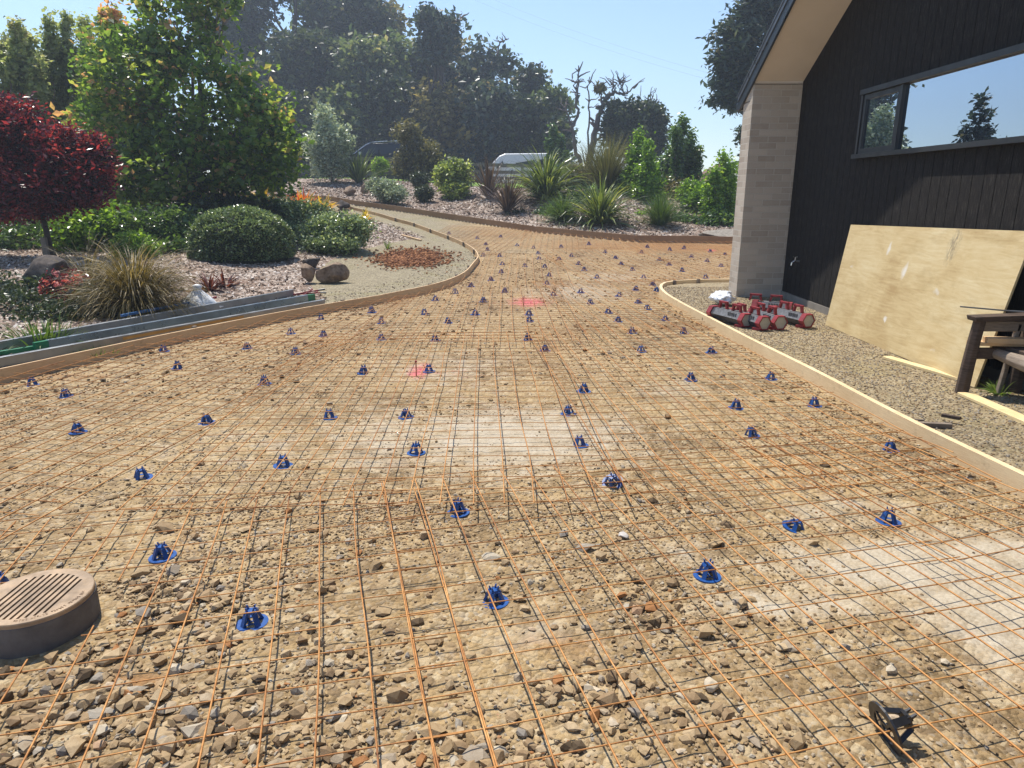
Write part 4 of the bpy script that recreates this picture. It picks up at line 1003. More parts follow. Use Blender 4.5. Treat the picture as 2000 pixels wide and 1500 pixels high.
# ================================================================ vehicles
M_vwhite = simple('white_paint', (.80,.80,.79), .25, 0, .03, 2, 0); M_vdark = simple('dark_paint', (.012,.014,.018), .2, .2, .05, 2, 0)
M_vglass = simple('dark_glass', (.012,.014,.016), .06, 0, .05, 2, 0, spec=.6); M_tyre = simple('tyre_rubber', (.02,.02,.02), .8); M_rim = simple('wheel_metal', (.45,.45,.46), .35, .7)
M_silver = simple('silver_trim', (.55,.56,.58), .3, .7, .05, 3, 0)
def vehicle(name, label, cat, px, Yv, prof, glass, width, mat, L, heading=pi, extra=None, wheels=(.9,3.6), wr=.34):
    """side profile in (x, z); x=0 is the nose; built full width with tumblehome"""
    q = at_y(px, 345, Yv); p = np.array([q[0], Yv, gz(q[0], Yv)])
    o = thing(name, label, cat, p)
    prof = np.array(prof); b = MB(); n_ = len(prof); W = width/2
    def yw(z): return W*(1-.13*sstep((z-.95)/.9))
    A = np.array([[x, -yw(z), z] for x, z in prof]); B = A*[1,-1,1]; A2 = A.copy(); 
    inset = .05; c = prof.mean(0)
    def shr(V, k): V = V.copy(); V[:,0] = c[0]+(V[:,0]-c[0])*k[0]; V[:,2] = c[1]+(V[:,2]-c[1])*k[1]; return V
    rings = [shr(A,(.985,.95))+[0,.0,0], A+[0,.06,0], B-[0,.06,0], shr(B,(.985,.95))]
    V = np.concatenate(rings)
    for r_ in range(3): b.add(V, [[r_*n_+k, r_*n_+(k+1)%n_, (r_+1)*n_+(k+1)%n_, (r_+1)*n_+k] for k in range(n_)])
    b.add(rings[0], [list(range(n_))[::-1]]); b.add(rings[3], [list(range(n_))])
    b.build('body', mat, o)
    for G_ in glass:
        g_ = np.array(G_)
        for sg in (-1, 1):
            V = np.array([[x, sg*(yw(z)+.004), z] for x, z in g_]); b = MB()
            V2 = V-[0,sg*.01,0]; b.add(np.concatenate([V,V2]), [list(range(len(g_))), list(range(len(g_),2*len(g_)))[::-1]] if False else [list(range(len(g_)))])
            b.build('side_window', M_vglass, o)
    for wx in wheels:
        for sg in (-1, 1):
            b = MB(); b.lathe([(.18,-.1),(wr-.03,-.11),(wr,-.08),(wr,.08),(wr-.03,.11),(.18,.1)], 28); 
            for v in b.v: v[:] = v[:, [0,2,1]]+[wx, sg*(W-.10), wr]
            w_ = b.build('wheel', M_tyre, o, smooth=True)
            b = MB(); b.lathe([(.0,.09),(.05,.10),(.20,.085),(.215,.10)], 20)
            for v in b.v: v[:] = v[:, [0,2,1]]*[1,sg,1]+[wx, sg*(W-.10), wr]
            b.build('rim', M_rim, w_)
    if extra: extra(o, W)
    return o
van_prof = [(0,.45),(.0,.75),(.10,.98),(.38,1.12),(1.05,1.78),(1.35,1.90),(4.3,1.93),(4.6,1.86),(4.68,1.2),(4.70,.45),(4.55,.30),(.12,.30)]
def van_extra(o, W):
    for sg in (-1, 1):
        b = MB(); b.box((.10, sg*(W-.22), .80), (.10,.26,.20)); b.build('headlight', M_silver, o)
        b = MB(); b.box((.95, sg*(W+.10), 1.20), (.12,.16,.20)); b.build('mirror', M_black, o)
    b = MB(); b.hexa([[.36,-W*.75,1.13],[.36,W*.75,1.13],[.42,W*.75,1.12],[.42,-W*.75,1.12],[1.0,-W*.72,1.76],[1.0,W*.72,1.76],[1.08,W*.72,1.75],[1.08,-W*.72,1.75]]); b.build('windscreen', M_vglass, o)
    b = MB(); b.box((.03,0,.52),(.12,1.6,.16)); b.build('bumper', M_vwhite, o)
    b = MB(); b.box((2.35,-W-.004,1.0),(.18,.015,.05)); b.box((1.75,-W-.004,1.0),(.14,.015,.04)); b.build('door_handle', M_black, o)
vehicle('white_van', 'white passenger van parked beyond the fence behind the broad flax', 'van', 940, 41.5, van_prof,
    [[(.95,1.17),(1.75,1.17),(1.75,1.66),(1.32,1.66)],[(1.95,1.17),(3.0,1.17),(3.0,1.66),(1.95,1.66)],[(3.12,1.17),(4.3,1.17),(4.2,1.66),(3.12,1.66)]], 1.72, M_vwhite, 4.7, extra=van_extra)
suv_prof = [(0,.5),(.02,.85),(.20,1.02),(1.15,1.14),(1.85,1.62),(2.1,1.70),(4.4,1.72),(4.9,1.62),(5.2,1.12),(5.25,.5),(5.1,.35),(.12,.35)]
def suv_extra(o, W):
    for sg in (-1, 1):
        b = MB(); b.tube([(1.2,sg*W*.86,1.17),(1.80,sg*W*.80,1.60),(2.1,sg*W*.78,1.73),(3.1,sg*W*.78,1.80),(4.4,sg*W*.78,1.77),(4.8,sg*W*.78,1.66)], .035, 6); b.build('roof_rail', M_silver, o)
        b = MB(); b.box((1.55,sg*(W+.08),1.20),(.14,.16,.13)); b.build('mirror', M_silver, o)
    for x in (2.05,3.0):
        b = MB(); b.box((x,0,1.84),(.09,W*1.7,.05)); b.box((x,-W*.80,1.85),(.16,.1,.12)); b.box((x,W*.80,1.85),(.16,.1,.12)); b.build('roof_bar', M_black, o)
    b = MB(); b.box((.06,-W+.25,.85),(.10,.30,.16)); b.box((.06,W-.25,.85),(.10,.30,.16)); b.build('headlight', M_silver, o)
vehicle('dark_station_wagon', 'dark station wagon with silver roof rails parked behind the fence', 'car', 655, 38, suv_prof,
    [[(1.45,1.16),(2.45,1.16),(2.45,1.58),(1.92,1.58)],[(2.55,1.16),(3.7,1.16),(3.7,1.60),(2.55,1.60)],[(3.8,1.16),(4.85,1.16),(4.5,1.60),(3.8,1.60)]], 1.85, M_vdark, 5.2, extra=suv_extra, wheels=(.95,4.1))
# ================================================================ vegetation
def depth_of(p): return p[1]*cos(PITCH)+(H-p[2])*sin(PITCH)
def blob(px, py, Yd, rx, rz, ry=None, w=1.):
    c = at_y(px, py, Yd); s_ = depth_of(c)/F
    return (c[0], c[1], c[2], rx*s_, (ry if ry is not None else rx*.85)*s_, rz*s_, w)
def leafquads(b, C, size, tint, elong=1.5, up=.5, fold=.25, droop=0., out=None):
    k = len(C); size = np.broadcast_to(size, (k,))
    d = rng.normal(size=(k,3)); d[:,2] = d[:,2]*.6-droop
    if out is not None: d = d*.7+out
    d /= np.linalg.norm(d, axis=1)[:,None]+1e-9
    nn = rng.normal(size=(k,3)); nn[:,2] += up*2; nn -= (nn*d).sum(1)[:,None]*d; nn /= np.linalg.norm(nn, axis=1)[:,None]+1e-9
    sd = np.cross(d, nn); L = size[:,None]*elong*.5; W = size[:,None]*.42
    V = np.stack([C-d*L, C+sd*W-d*L*.1+nn*fold*W, C+d*L, C-sd*W-d*L*.1+nn*fold*W], 1)
    b.add(V.reshape(-1,3), np.arange(4*k).reshape(-1,4), np.clip(tint, 0, 1))
def crown_pts(blobs, ncl, shell=.55, bump=.3):
    B = np.array(blobs); w = B[:,6]*(B[:,3]*B[:,4]*B[:,5])**(2/3); w /= w.sum()
    idx = rng.choice(len(B), ncl, p=w); u = rng.normal(size=(ncl,3)); u /= np.linalg.norm(u, axis=1)[:,None]
    r = shell+(1-shell)*rng.uniform(size=ncl)**.7
    lobes = 1+bump*(fbm(u[:,0]*3.2+idx*5, u[:,1]*3.2+u[:,2]*2.7, 61)-.5)*2
    C = B[idx,:3]+u*(r*lobes)[:,None]*B[idx,3:6]
    return C, r, u, idx
def make_crown(name, mat, parent, blobs, ncl, per, leaf, spread, shell=.5, bump=.3, elong=1.5, up=.5, tip=0., tvar=.16, zmin=None, droop=0., base_t=.42, ctv=.14, keep=None):
    C, r, u, idx = crown_pts(blobs, ncl, shell, bump)
    if keep is not None: m = keep(C); C, r, u, idx = C[m], r[m], u[m], idx[m]
    ncl = len(C)
    ct = base_t+rng.normal(0, ctv, ncl)
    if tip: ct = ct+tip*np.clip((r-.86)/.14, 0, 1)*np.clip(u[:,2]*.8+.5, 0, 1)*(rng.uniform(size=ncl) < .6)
    off_ = rng.normal(size=(ncl,per,3))*spread; off_[...,2] *= .75
    P_ = (C[:,None]+off_).reshape(-1,3); T_ = (ct[:,None]+rng.normal(0, tvar, (ncl,per))).reshape(-1)
    out = np.repeat(u, per, 0)*.5
    if zmin is not None:
        g = gz(P_[:,0], P_[:,1])+zmin; ok = P_[:,2] > g; P_, T_, out = P_[ok], T_[ok], out[ok]
    b = MB(); leafquads(b, P_, leaf*rng.uniform(.4,1.55,len(P_)), T_, elong, up, droop=droop, out=out)
    o = b.build(name, mat, parent); return o, C
def wig(a, b, n=5, amp=.08):
    a = np.asarray(a, float); b = np.asarray(b, float); t = np.linspace(0,1,n)[:,None]; L = np.linalg.norm(b-a)
    P_ = a+(b-a)*t; P_[1:-1] += rng.normal(0, amp*L, (n-2,3)); return P_
def trunks(name, mat, parent, base, blobs, C=None, r0=.08, stems=1, twigs=60, h0=.25, spreadb=.1):
    b = MB(); B = np.array(blobs); base = np.asarray(base, float)
    nodes = []
    for s_ in range(stems):
        bb = base+np.array([random.uniform(-1,1)*spreadb*(stems > 1), random.uniform(-1,1)*spreadb*(stems > 1), -.08])
        top = B[s_ % len(B), :3]; f = bb+(top-bb)*h0
        P_ = wig(bb, f, 4, .03); b.tube(P_, np.linspace(r0, r0*.8, 4), 8); nodes.append(f)
        for j in range(s_, len(B), stems) if stems > 1 else range(len(B)):
            P_ = wig(f, B[j,:3], 6, .05); b.tube(P_, np.linspace(r0*.7, r0*.18, 6), 6)
    if C is not None and len(C):
        for q in C[rng.choice(len(C), min(twigs, len(C)), replace=False)]:
            j = np.argmin(np.linalg.norm((B[:,:3]-q)/B[:,3:6], axis=1)); st = B[j,:3]+(f-B[j,:3])*random.uniform(0,.4)
            b.tube(wig(st, q, 4, .06), np.linspace(r0*.2, r0*.05, 4), 4, cap=False)
    return b.build(name, mat, parent, smooth=True)
M_bark = simple('grey_bark', (.16,.125,.095), .9, 0, .35, 6, .8, 40, .01)
M_barkd = simple('dark_bark', (.06,.048,.04), .9, 0, .35, 6, .8, 30, .01)
def plant(name, label, cat, blobs, mat, ncl, per, leaf, spread, group=None, base=None, r0=.03, stems=1, twigs=40, bark=None, crown='crown', trunk='trunk', h0=.25, **kw):
    B = blobs[0]
    if base is None: base = np.array([B[0], B[1], gz(B[0], B[1])])
    else: base = np.array([base[0], base[1], gz(base[0], base[1])])
    o = thing(name, label, cat, base, 0, group)
    bl = [(q[0]-base[0], q[1]-base[1], q[2]-base[2], *q[3:]) for q in blobs]
    zk = kw.pop('zmin', .02)
    C, r, u, idx = None, None, None, None
    co, C = make_crown(crown, mat, o, bl, ncl, per, leaf, spread, zmin=None, **kw)
    # drop leaves under the ground
    trunks(trunk, bark or M_bark, o, (0,0,0), bl, C, r0, stems, twigs, h0)
    return o
GR = dict(
 maple=[(0,(.026,.052,.014)),(.35,(.085,.165,.030)),(.62,(.20,.31,.052)),(.80,(.32,.38,.08)),(.90,(.50,.33,.15)),(1,(.58,.30,.17))],
 red=[(0,(.020,.006,.010)),(.4,(.13,.015,.026)),(.75,(.32,.032,.048)),(1,(.42,.085,.085))],
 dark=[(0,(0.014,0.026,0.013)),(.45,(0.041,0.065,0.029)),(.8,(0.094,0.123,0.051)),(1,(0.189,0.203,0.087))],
 mid=[(0,(0.026,0.052,0.017)),(.45,(0.072,0.138,0.036)),(.8,(0.174,0.275,0.072)),(1,(0.348,0.435,0.116))],
 bright=[(0,(0.058,0.116,0.017)),(.45,(0.160,0.290,0.036)),(.8,(0.319,0.493,0.072)),(1,(0.551,0.638,0.145))],
 silver=[(0,(.06,.08,.055)),(.4,(.20,.26,.17)),(.75,(.45,.52,.38)),(1,(.70,.74,.60))],
 vari=[(0,(0.029,0.051,0.022)),(.4,(0.094,0.145,0.058)),(.72,(0.290,0.377,0.160)),(1,(0.725,0.797,0.522))],
 olive=[(0,(0.043,0.043,0.017)),(.45,(0.145,0.138,0.051)),(.8,(0.304,0.261,0.102)),(1,(0.464,0.377,0.160))],
 yg=[(0,(0.058,0.094,0.022)),(.4,(0.203,0.275,0.058)),(.75,(0.522,0.609,0.174)),(1,(0.800,0.800,0.392))],
 hazy=[(0,(0.043,0.072,0.036)),(.45,(0.123,0.174,0.072)),(.8,(0.246,0.290,0.131)),(1,(0.435,0.392,0.217))],
 light=[(0,(.08,.11,.05)),(.45,(.24,.30,.12)),(.8,(.40,.44,.21)),(1,(.46,.42,.26))],
 conif=[(0,(0.017,0.032,0.026)),(.45,(0.051,0.080,0.061)),(.8,(0.116,0.152,0.116)),(1,(0.275,0.217,0.116))])
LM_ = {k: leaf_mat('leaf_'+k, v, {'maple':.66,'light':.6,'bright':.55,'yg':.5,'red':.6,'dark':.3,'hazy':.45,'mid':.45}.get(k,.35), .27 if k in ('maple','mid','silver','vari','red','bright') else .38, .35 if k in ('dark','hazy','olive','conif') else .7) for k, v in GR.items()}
def at_(px, py, Yd): q = at_y(px, py, Yd); return q
# --- big tree on the left
Yt = 16.8
bt = [blob(385,215,Yt,150,140),blob(340,40,Yt,80,90),blob(400,-40,Yt+.3,75,100),blob(255,150,Yt,95,90),blob(460,250,Yt-.4,95,100),blob(230,270,Yt-.2,95,95),blob(360,330,Yt-.6,130,80),blob(500,330,Yt-.6,90,60),blob(565,300,Yt-.6,42,52),blob(250,360,Yt-.3,80,50),blob(300,110,Yt,50,60),blob(545,225,Yt-.2,40,40)]
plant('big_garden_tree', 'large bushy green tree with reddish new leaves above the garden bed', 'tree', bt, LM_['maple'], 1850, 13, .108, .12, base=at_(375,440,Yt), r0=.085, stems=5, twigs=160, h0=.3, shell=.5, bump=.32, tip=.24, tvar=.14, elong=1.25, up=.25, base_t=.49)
# upright leaders give the broken outline
ub = thing('upright_tree', 'slender leafy tree rising behind the red maple beside the big green tree', 'tree', at_(185,330,19)-[0,0,0])
def sprays(name, label, leads, Yd, mat, leaf, cat='tree', group=None, n_per=260, wid=.20, tip=.25, base=None):
    """an upright tree made of feathery leaders; leads = (px, top y, bottom y)"""
    bp = at_y(np.mean([l[0] for l in leads]), 380, Yd) if base is None else at_y(*base, Yd); b0 = np.array([bp[0], Yd, gz(bp[0], Yd)])
    o = thing(name, label, cat, b0, 0, group); t = MB(); b = MB()
    for (px, y0, y1) in leads:
        yy = Yd+random.uniform(-.6,.6); T = at_y(px, y0, yy)-b0; Bq = at_y(px+random.uniform(-15,15), y1, yy)-b0
        path = wig(np.array([random.uniform(-.1,.1),0,-.1]), Bq, 4, .04); t.tube(np.concatenate([path, wig(Bq, T, 5, .02)[1:]]), np.linspace(.06,.008,8), 5)
        k = n_per; s_ = rng.uniform(size=k)**.85; c = Bq+(T-Bq)*s_[:,None]
        Lh = np.linalg.norm(T-Bq); rad = wid*Lh*.5*(1.05-s_)**.8*(1+.5*np.sin(s_*19+px))
        nn_ = 22; nd_i = rng.integers(0, nn_, k); ns = (np.arange(nn_)+rng.uniform(-.3,.3,nn_))/nn_; na = rng.uniform(0,2*pi,nn_); nl_ = rng.uniform(.35,1.75,nn_)
        tt_ = rng.uniform(size=k)**.7; s_ = np.clip(ns[nd_i]+tt_*.07+rng.normal(0,.008,k), 0, 1.02); c = Bq+(T-Bq)*s_[:,None]
        rad = wid*Lh*.5*(1.08-s_)**.8*nl_[nd_i]; a = na[nd_i]+rng.normal(0,.22,k); rr = rad*tt_
        c = c+np.stack([np.cos(a)*rr, np.sin(a)*rr, rr*.6+rng.normal(0,.05,k)], -1)
        C5 = (c[:,None]+rng.normal(0,.09,(k,5,3))).reshape(-1,3)
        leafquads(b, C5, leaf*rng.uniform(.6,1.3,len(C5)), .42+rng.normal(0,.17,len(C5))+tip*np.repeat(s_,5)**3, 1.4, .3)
    b.build('crown', mat, o); t.build('trunk', M_bark, o, smooth=True); return o
bpy.data.objects.remove(ub)
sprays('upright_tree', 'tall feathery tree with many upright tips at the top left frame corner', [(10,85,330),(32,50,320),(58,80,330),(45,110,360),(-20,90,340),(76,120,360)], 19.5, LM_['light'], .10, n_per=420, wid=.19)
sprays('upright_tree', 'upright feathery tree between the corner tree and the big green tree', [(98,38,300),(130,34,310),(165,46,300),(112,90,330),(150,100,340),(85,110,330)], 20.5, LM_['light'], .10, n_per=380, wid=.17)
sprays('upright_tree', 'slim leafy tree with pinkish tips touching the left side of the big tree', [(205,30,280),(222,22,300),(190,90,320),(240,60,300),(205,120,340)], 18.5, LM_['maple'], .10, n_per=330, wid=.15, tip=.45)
for a in ((20,300,23,150,90,'dense green shrub mass behind the red maple at the left edge'),(190,330,22.5,110,80,'dark green shrub mass in the gap between red maple and big tree')):
    plant('tall_shrub', a[5], 'shrub', [blob(a[0],a[1],a[2],a[3],a[4]), blob(a[0]-60,a[1]+20,a[2],80,60), blob(a[0]+50,a[1]-30,a[2],70,60)], LM_['hazy'], 900, 12, .12, .2, r0=.06, stems=3)
# --- red maple
Ym = 12.6
rm = [blob(45,300,Ym,115,75),blob(-40,260,Ym,110,90),blob(130,320,Ym-.1,85,50),blob(20,225,Ym,60,38),blob(80,360,Ym-.2,110,45),blob(185,290,Ym,34,24),blob(190,378,Ym-.3,36,16),blob(-60,350,Ym,90,55),blob(165,345,Ym-.2,55,30),blob(70,405,Ym-.2,80,22),blob(-20,415,Ym,70,26),blob(150,395,Ym-.3,40,16),blob(110,270,Ym,60,22)]
plant('red_maple', 'dark red leaved maple at the left frame edge', 'tree', rm, LM_['red'], 2400, 14, .052, .085, base=at_(107,500,Ym), r0=.055, stems=1, twigs=120, h0=.45, shell=.25, bump=.35, tvar=.2, ctv=.2, elong=1.7, up=.8, bark=M_barkd)
q = gp(92,505); b = MB(); b.box(q+[0,0,.15], (.085,.06,.42)); tag(b.build('tree_stake', M_oldt), 'short square timber stake beside the red maple trunk', 'stake')
# --- clipped ball shrub
Yb = 13.3; cb_ = blob(474,482,Yb,97,76,90)
o = thing('clipped_shrub', 'large clipped dome shaped green shrub in the garden bed', 'shrub', (cb_[0], cb_[1], gz(cb_[0], cb_[1])))
base = np.array(o.location); cc = np.array(cb_[:3])-base; R3 = np.array(cb_[3:6])
k = 30000; u = rng.normal(size=(k,3)); u /= np.linalg.norm(u, axis=1)[:,None]
u2 = np.sign(u)*np.abs(u)**.92; rad = 1+.10*(fbm(u[:,0]*4+5, u[:,1]*4+u[:,2]*3, 71)-.5)*2+rng.normal(0,.018,k)-.05*rng.uniform(size=k)**3
C = cc+u2*rad[:,None]*R3; ok = C[:,2] > .0; C, uu = C[ok], u[ok]
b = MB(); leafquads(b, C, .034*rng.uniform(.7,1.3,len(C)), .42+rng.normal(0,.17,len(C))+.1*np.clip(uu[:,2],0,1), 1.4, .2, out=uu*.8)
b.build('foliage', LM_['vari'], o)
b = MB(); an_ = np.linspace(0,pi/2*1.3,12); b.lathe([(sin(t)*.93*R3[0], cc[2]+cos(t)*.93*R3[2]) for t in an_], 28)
b.build('shade_core', simple('shade_green', (.015,.022,.010), .9), o, smooth=True)  # smooth dark core, the shade inside the shrub given as colour
# --- shrub masses
G1 = 'green shrubs massed under the big tree'
plant('garden_shrub', 'light green leafy shrub directly under the red maple', 'shrub', [blob(170,445,13.8,65,38,60),blob(140,470,13.6,40,30),blob(215,430,14.2,50,30)], LM_['bright'], 520, 12, .06, .09, group=G1, r0=.02, stems=3)
plant('garden_shrub', 'dark green spreading shrub left of the clipped dome shrub', 'shrub', [blob(290,455,14,75,42,60),blob(350,450,14.3,60,45),blob(250,470,13.8,50,30),blob(330,490,13.5,50,25)], LM_['mid'], 900, 12, .055, .09, group=G1, r0=.02, stems=4)
plant('garden_shrub', 'small bright green rounded shrub behind the tan tussock', 'shrub', [blob(262,487,12.6,45,32,40)], LM_['bright'], 300, 13, .035, .05, group=G1, r0=.012, stems=3)
plant('garden_shrub', 'dark green shrub behind the top of the clipped dome shrub', 'shrub', [blob(450,415,16,90,30,60),blob(380,430,15.4,60,35)], LM_['dark'], 600, 12, .07, .11, group=G1, r0=.02, stems=3)
G2 = 'silvery leaved low shrubs at the drive bend'
plant('silvery_shrub', 'silvery green low shrub right behind the clipped dome shrub', 'shrub', [blob(560,430,17,75,38,70),blob(520,410,17.5,50,25),blob(600,430,17,50,35),blob(560,460,16,50,25)], LM_['vari'], 1500, 13, .045, .09, group=G2, r0=.015, stems=4, ctv=.1)
plant('silvery_shrub', 'pale silvery low shrub beside the yellow bromeliad and dark rock', 'shrub', [blob(655,452,15.2,60,33,60),blob(620,462,15,40,30),blob(695,450,15,28,26),blob(650,475,14.7,55,18)], LM_['vari'], 1500, 13, .040, .075, group=G2, r0=.015, stems=4, base_t=.55)
# --- blades
def blades(name, label, cat, px, py, n_, L, w, mat, spread=.5, droop=.6, group=None, up0=.9, segs=6, part='blades', tl=(.5,.2), lean=(0,0), base_r=.08, pos=None):
    q = gp(px, py) if pos is None else np.array([pos[0], pos[1], gz(pos[0], pos[1])])
    o = thing(name, label, cat, q, 0, group); b = MB()
    a = rng.uniform(0, 2*pi, n_); el = np.clip(rng.normal(up0, spread, n_), .1, 1.5); Ls = L*rng.uniform(.55,1.1,n_)
    t = np.linspace(0, 1, segs+1); pts = np.zeros((n_, segs+1, 3)); cur = np.stack([np.cos(a)*base_r*rng.uniform(size=n_), np.sin(a)*base_r*rng.uniform(size=n_), np.zeros(n_)], -1)
    pts[:,0] = cur; e = el.copy(); dr = droop*rng.uniform(.5,1.5,n_)
    for s_ in range(segs):
        dv = np.stack([np.cos(a)*np.cos(e)+lean[0]*.1, np.sin(a)*np.cos(e)+lean[1]*.1, np.sin(e)], -1); cur = cur+dv*(Ls/segs)[:,None]; pts[:,s_+1] = cur; e = e-dr*(s_+1)/segs*1.6/segs*2
    sd = np.stack([-np.sin(a), np.cos(a), rng.normal(0,.3,n_)], -1); sd /= np.linalg.norm(sd, axis=1)[:,None]
    wd = w*(np.array([.7,1,1,.9,.7,.45,.04])[:segs+1] if segs == 6 else np.linspace(1,.1,segs+1))
    V = np.stack([pts-sd[:,None]*wd[None,:,None]/2, pts+sd[:,None]*wd[None,:,None]/2], 2).reshape(n_, -1, 3)
    f = np.array([[2*s_, 2*s_+1, 2*s_+3, 2*s_+2] for s_ in range(segs)])
    Fc = (f[None]+np.arange(n_)[:,None,None]*(2*(segs+1))).reshape(-1,4)
    b.add(V.reshape(-1,3), Fc, np.repeat(np.clip(rng.normal(tl[0],tl[1],n_),0,1), segs))
    b.build(part, mat, o); return o
flaxr = [(0,(.025,.04,.012)),(.4,(.075,.12,.025)),(.75,(.22,.28,.055)),(1,(.42,.44,.12))]
M_flax = leaf_mat('leaf_flax', flaxr, .35, .32, .5); M_brfl = leaf_mat('leaf_bronze_flax', [(0,(.03,.018,.012)),(.5,(.10,.065,.045)),(1,(.22,.15,.10))], .25, .35)
M_tus = leaf_mat('leaf_tussock', [(0,(.035,.03,.012)),(.4,(.12,.095,.028)),(.75,(.29,.21,.06)),(1,(.50,.38,.19))], .35, .5)
M_grs = leaf_mat('leaf_grass', [(0,(.03,.06,.01)),(.5,(.09,.16,.03)),(1,(.22,.30,.06))], .35, .5)
M_brom = leaf_mat('leaf_bromeliad', [(0,(.14,.20,.02)),(.35,(.50,.36,.03)),(.65,(.70,.30,.02)),(1,(.62,.07,.02))], .35, .35)
M_brom2 = leaf_mat('leaf_yellow_bromeliad', [(0,(.30,.30,.03)),(.5,(.70,.50,.03)),(1,(.75,.38,.02))], .35, .35)
M_cord = leaf_mat('leaf_red_cordyline', [(0,(.03,.012,.01)),(.5,(.12,.03,.02)),(1,(.30,.08,.04))], .3, .4)
blades('tussock_grass', 'large tan tussock grass beside the clipped dome shrub', 'grass plant', 268,612, 2600, 1.0, .009, M_tus, .5, 1.25, up0=.95, base_r=.16, tl=(.5,.25))
blades('tussock_grass', 'thin brown grass tuft spilling beside the pink flowered shrub', 'grass plant', 175,560, 260, .95, .008, M_tus, .45, .8, up0=.8, base_r=.12, tl=(.3,.2))
G3 = 'flax plants on the bank'
def bankp(px, py): q = hitg(px, py); return q
blades('flax_plant', 'green flax with stiff upright blades above the low brown rock', 'flax', 700,357, 170, 1.5, .05, M_flax, .33, .35, G3, up0=1.05, tl=(.45,.22))
blades('flax_plant', 'broad arching flax in front of the white van', 'flax', 1066,390, 420, 1.9, .058, M_flax, .42, .8, G3, up0=1.0, tl=(.6,.22), base_r=.2)
blades('flax_plant', 'spiky arching flax lowest on the bank, right of the broad one', 'flax', 1172,437, 420, 1.45, .042, M_flax, .45, .7, G3, up0=.9, tl=(.58,.25), base_r=.15)
blades('flax_plant', 'fine dark green grass clump below the leafy saplings on the bank', 'flax', 1288,440, 1100, 1.05, .010, M_grs, .4, .5, G3, up0=1.0, tl=(.4,.2), base_r=.14)
blades('flax_plant', 'thin green grass clump below the broad arching flax', 'flax', 1100,432, 700, .95, .016, M_grs, .45, .7, G3, up0=.9, tl=(.4,.22), base_r=.2)
blades('flax_plant', 'tall bronze flax left of the white van nose', 'flax', 955,388, 190, 1.5, .035, M_brfl, .28, .30, G3, up0=1.15, tl=(.5,.25))
blades('flax_plant', 'second bronze flax lower on the bank, hanging dark blades', 'flax', 992,415, 220, 1.35, .032, M_brfl, .36, .5, G3, up0=1.05, tl=(.4,.25))
blades('flax_plant', 'upright bronze flax spears behind the spiky arching flax', 'flax', 1150,368, 60, 1.6, .05, M_brfl, .20, .15, G3, up0=1.3, tl=(.3,.2))
G4 = 'orange and yellow bromeliads by the drive'
blades('bromeliad', 'orange and yellow bromeliad clump under the big tree edge', 'bromeliad', 592,402, 110, .6, .05, M_brom, .35, .5, G4, up0=.8, tl=(.6,.25), base_r=.3)
blades('bromeliad', 'yellow orange bromeliad beside the dark rounded rock', 'bromeliad', 628,412, 70, .55, .06, M_brom2, .35, .5, G4, up0=.75, tl=(.6,.25), base_r=.22)
blades('bromeliad', 'small bright yellow bromeliad at the tip of the pale silvery shrub', 'bromeliad', 712,432, 46, .42, .05, M_brom2, .35, .4, G4, up0=.8, tl=(.35,.2), base_r=.08)
blades('bromeliad', 'small yellow bromeliad farther left in the shade of the big tree', 'bromeliad', 508,392, 50, .5, .05, M_brom2, .35, .4, G4, up0=.8, tl=(.5,.2), base_r=.2)
blades('cordyline', 'low dark red cordyline between the tussock and the clipped dome', 'cordyline', 408,568, 60, .42, .03, M_cord, .4, .5, up0=.6, tl=(.5,.25))
blades('cordyline', 'second low dark red cordyline closer to the clipped dome', 'cordyline', 440,560, 40, .34, .03, M_cord, .4, .5, up0=.6, tl=(.35,.25))
blades('garden_weed', 'small green grass tuft on wood chips inside the drive bend', 'weed', 757,486, 60, .26, .008, M_grs, .4, .4, up0=1.1, tl=(.7,.2), base_r=.05)
blades('garden_weed', 'low green weed patch beside the back metal beam at left', 'weed', 85,668, 200, .26, .016, M_grs, .5, .5, up0=.8, tl=(.45,.2), base_r=.3)
blades('garden_weed', 'green weed at the foot of the rustic bench leg', 'weed', 1948,768, 46, .12, .012, M_grs, .5, .4, up0=.7, tl=(.7,.2), base_r=.05)
blades('garden_weed', 'short grass growing between the front beam and left form board', 'weed', 190,690, 160, .07, .006, M_grs, .4, .3, up0=1., tl=(.7,.2), base_r=.22)
plant('garden_shrub', 'added dark low shrub in place of tree shade, behind the beams at left edge', 'shrub', [blob(30,600,8.3,80,34),blob(95,622,7.8,60,24),blob(-30,570,9.2,80,40),blob(60,570,9.0,60,26)], LM_['dark'], 520, 12, .035, .06, group=G1, r0=.012, stems=3)  # dark leaves added where tree shade should cover the bed
plant('garden_shrub', 'added dark groundcover in place of bed shade, between dark boulder and tussock', 'shrub', [blob(190,585,8.8,55,30),blob(150,615,8.0,70,22)], LM_['dark'], 420, 12, .03, .05, group=G1, r0=.012, stems=3, base_t=.3)  # more dark plants added to stand in for shade on the mulch
plant('garden_shrub', 'dark leafy shrub at the red maple trunk left of the stake', 'shrub', [blob(55,470,14.3,70,34),blob(20,440,15,60,30)], LM_['mid'], 420, 12, .055, .09, group=G1, r0=.012, stems=3, base_t=.35)
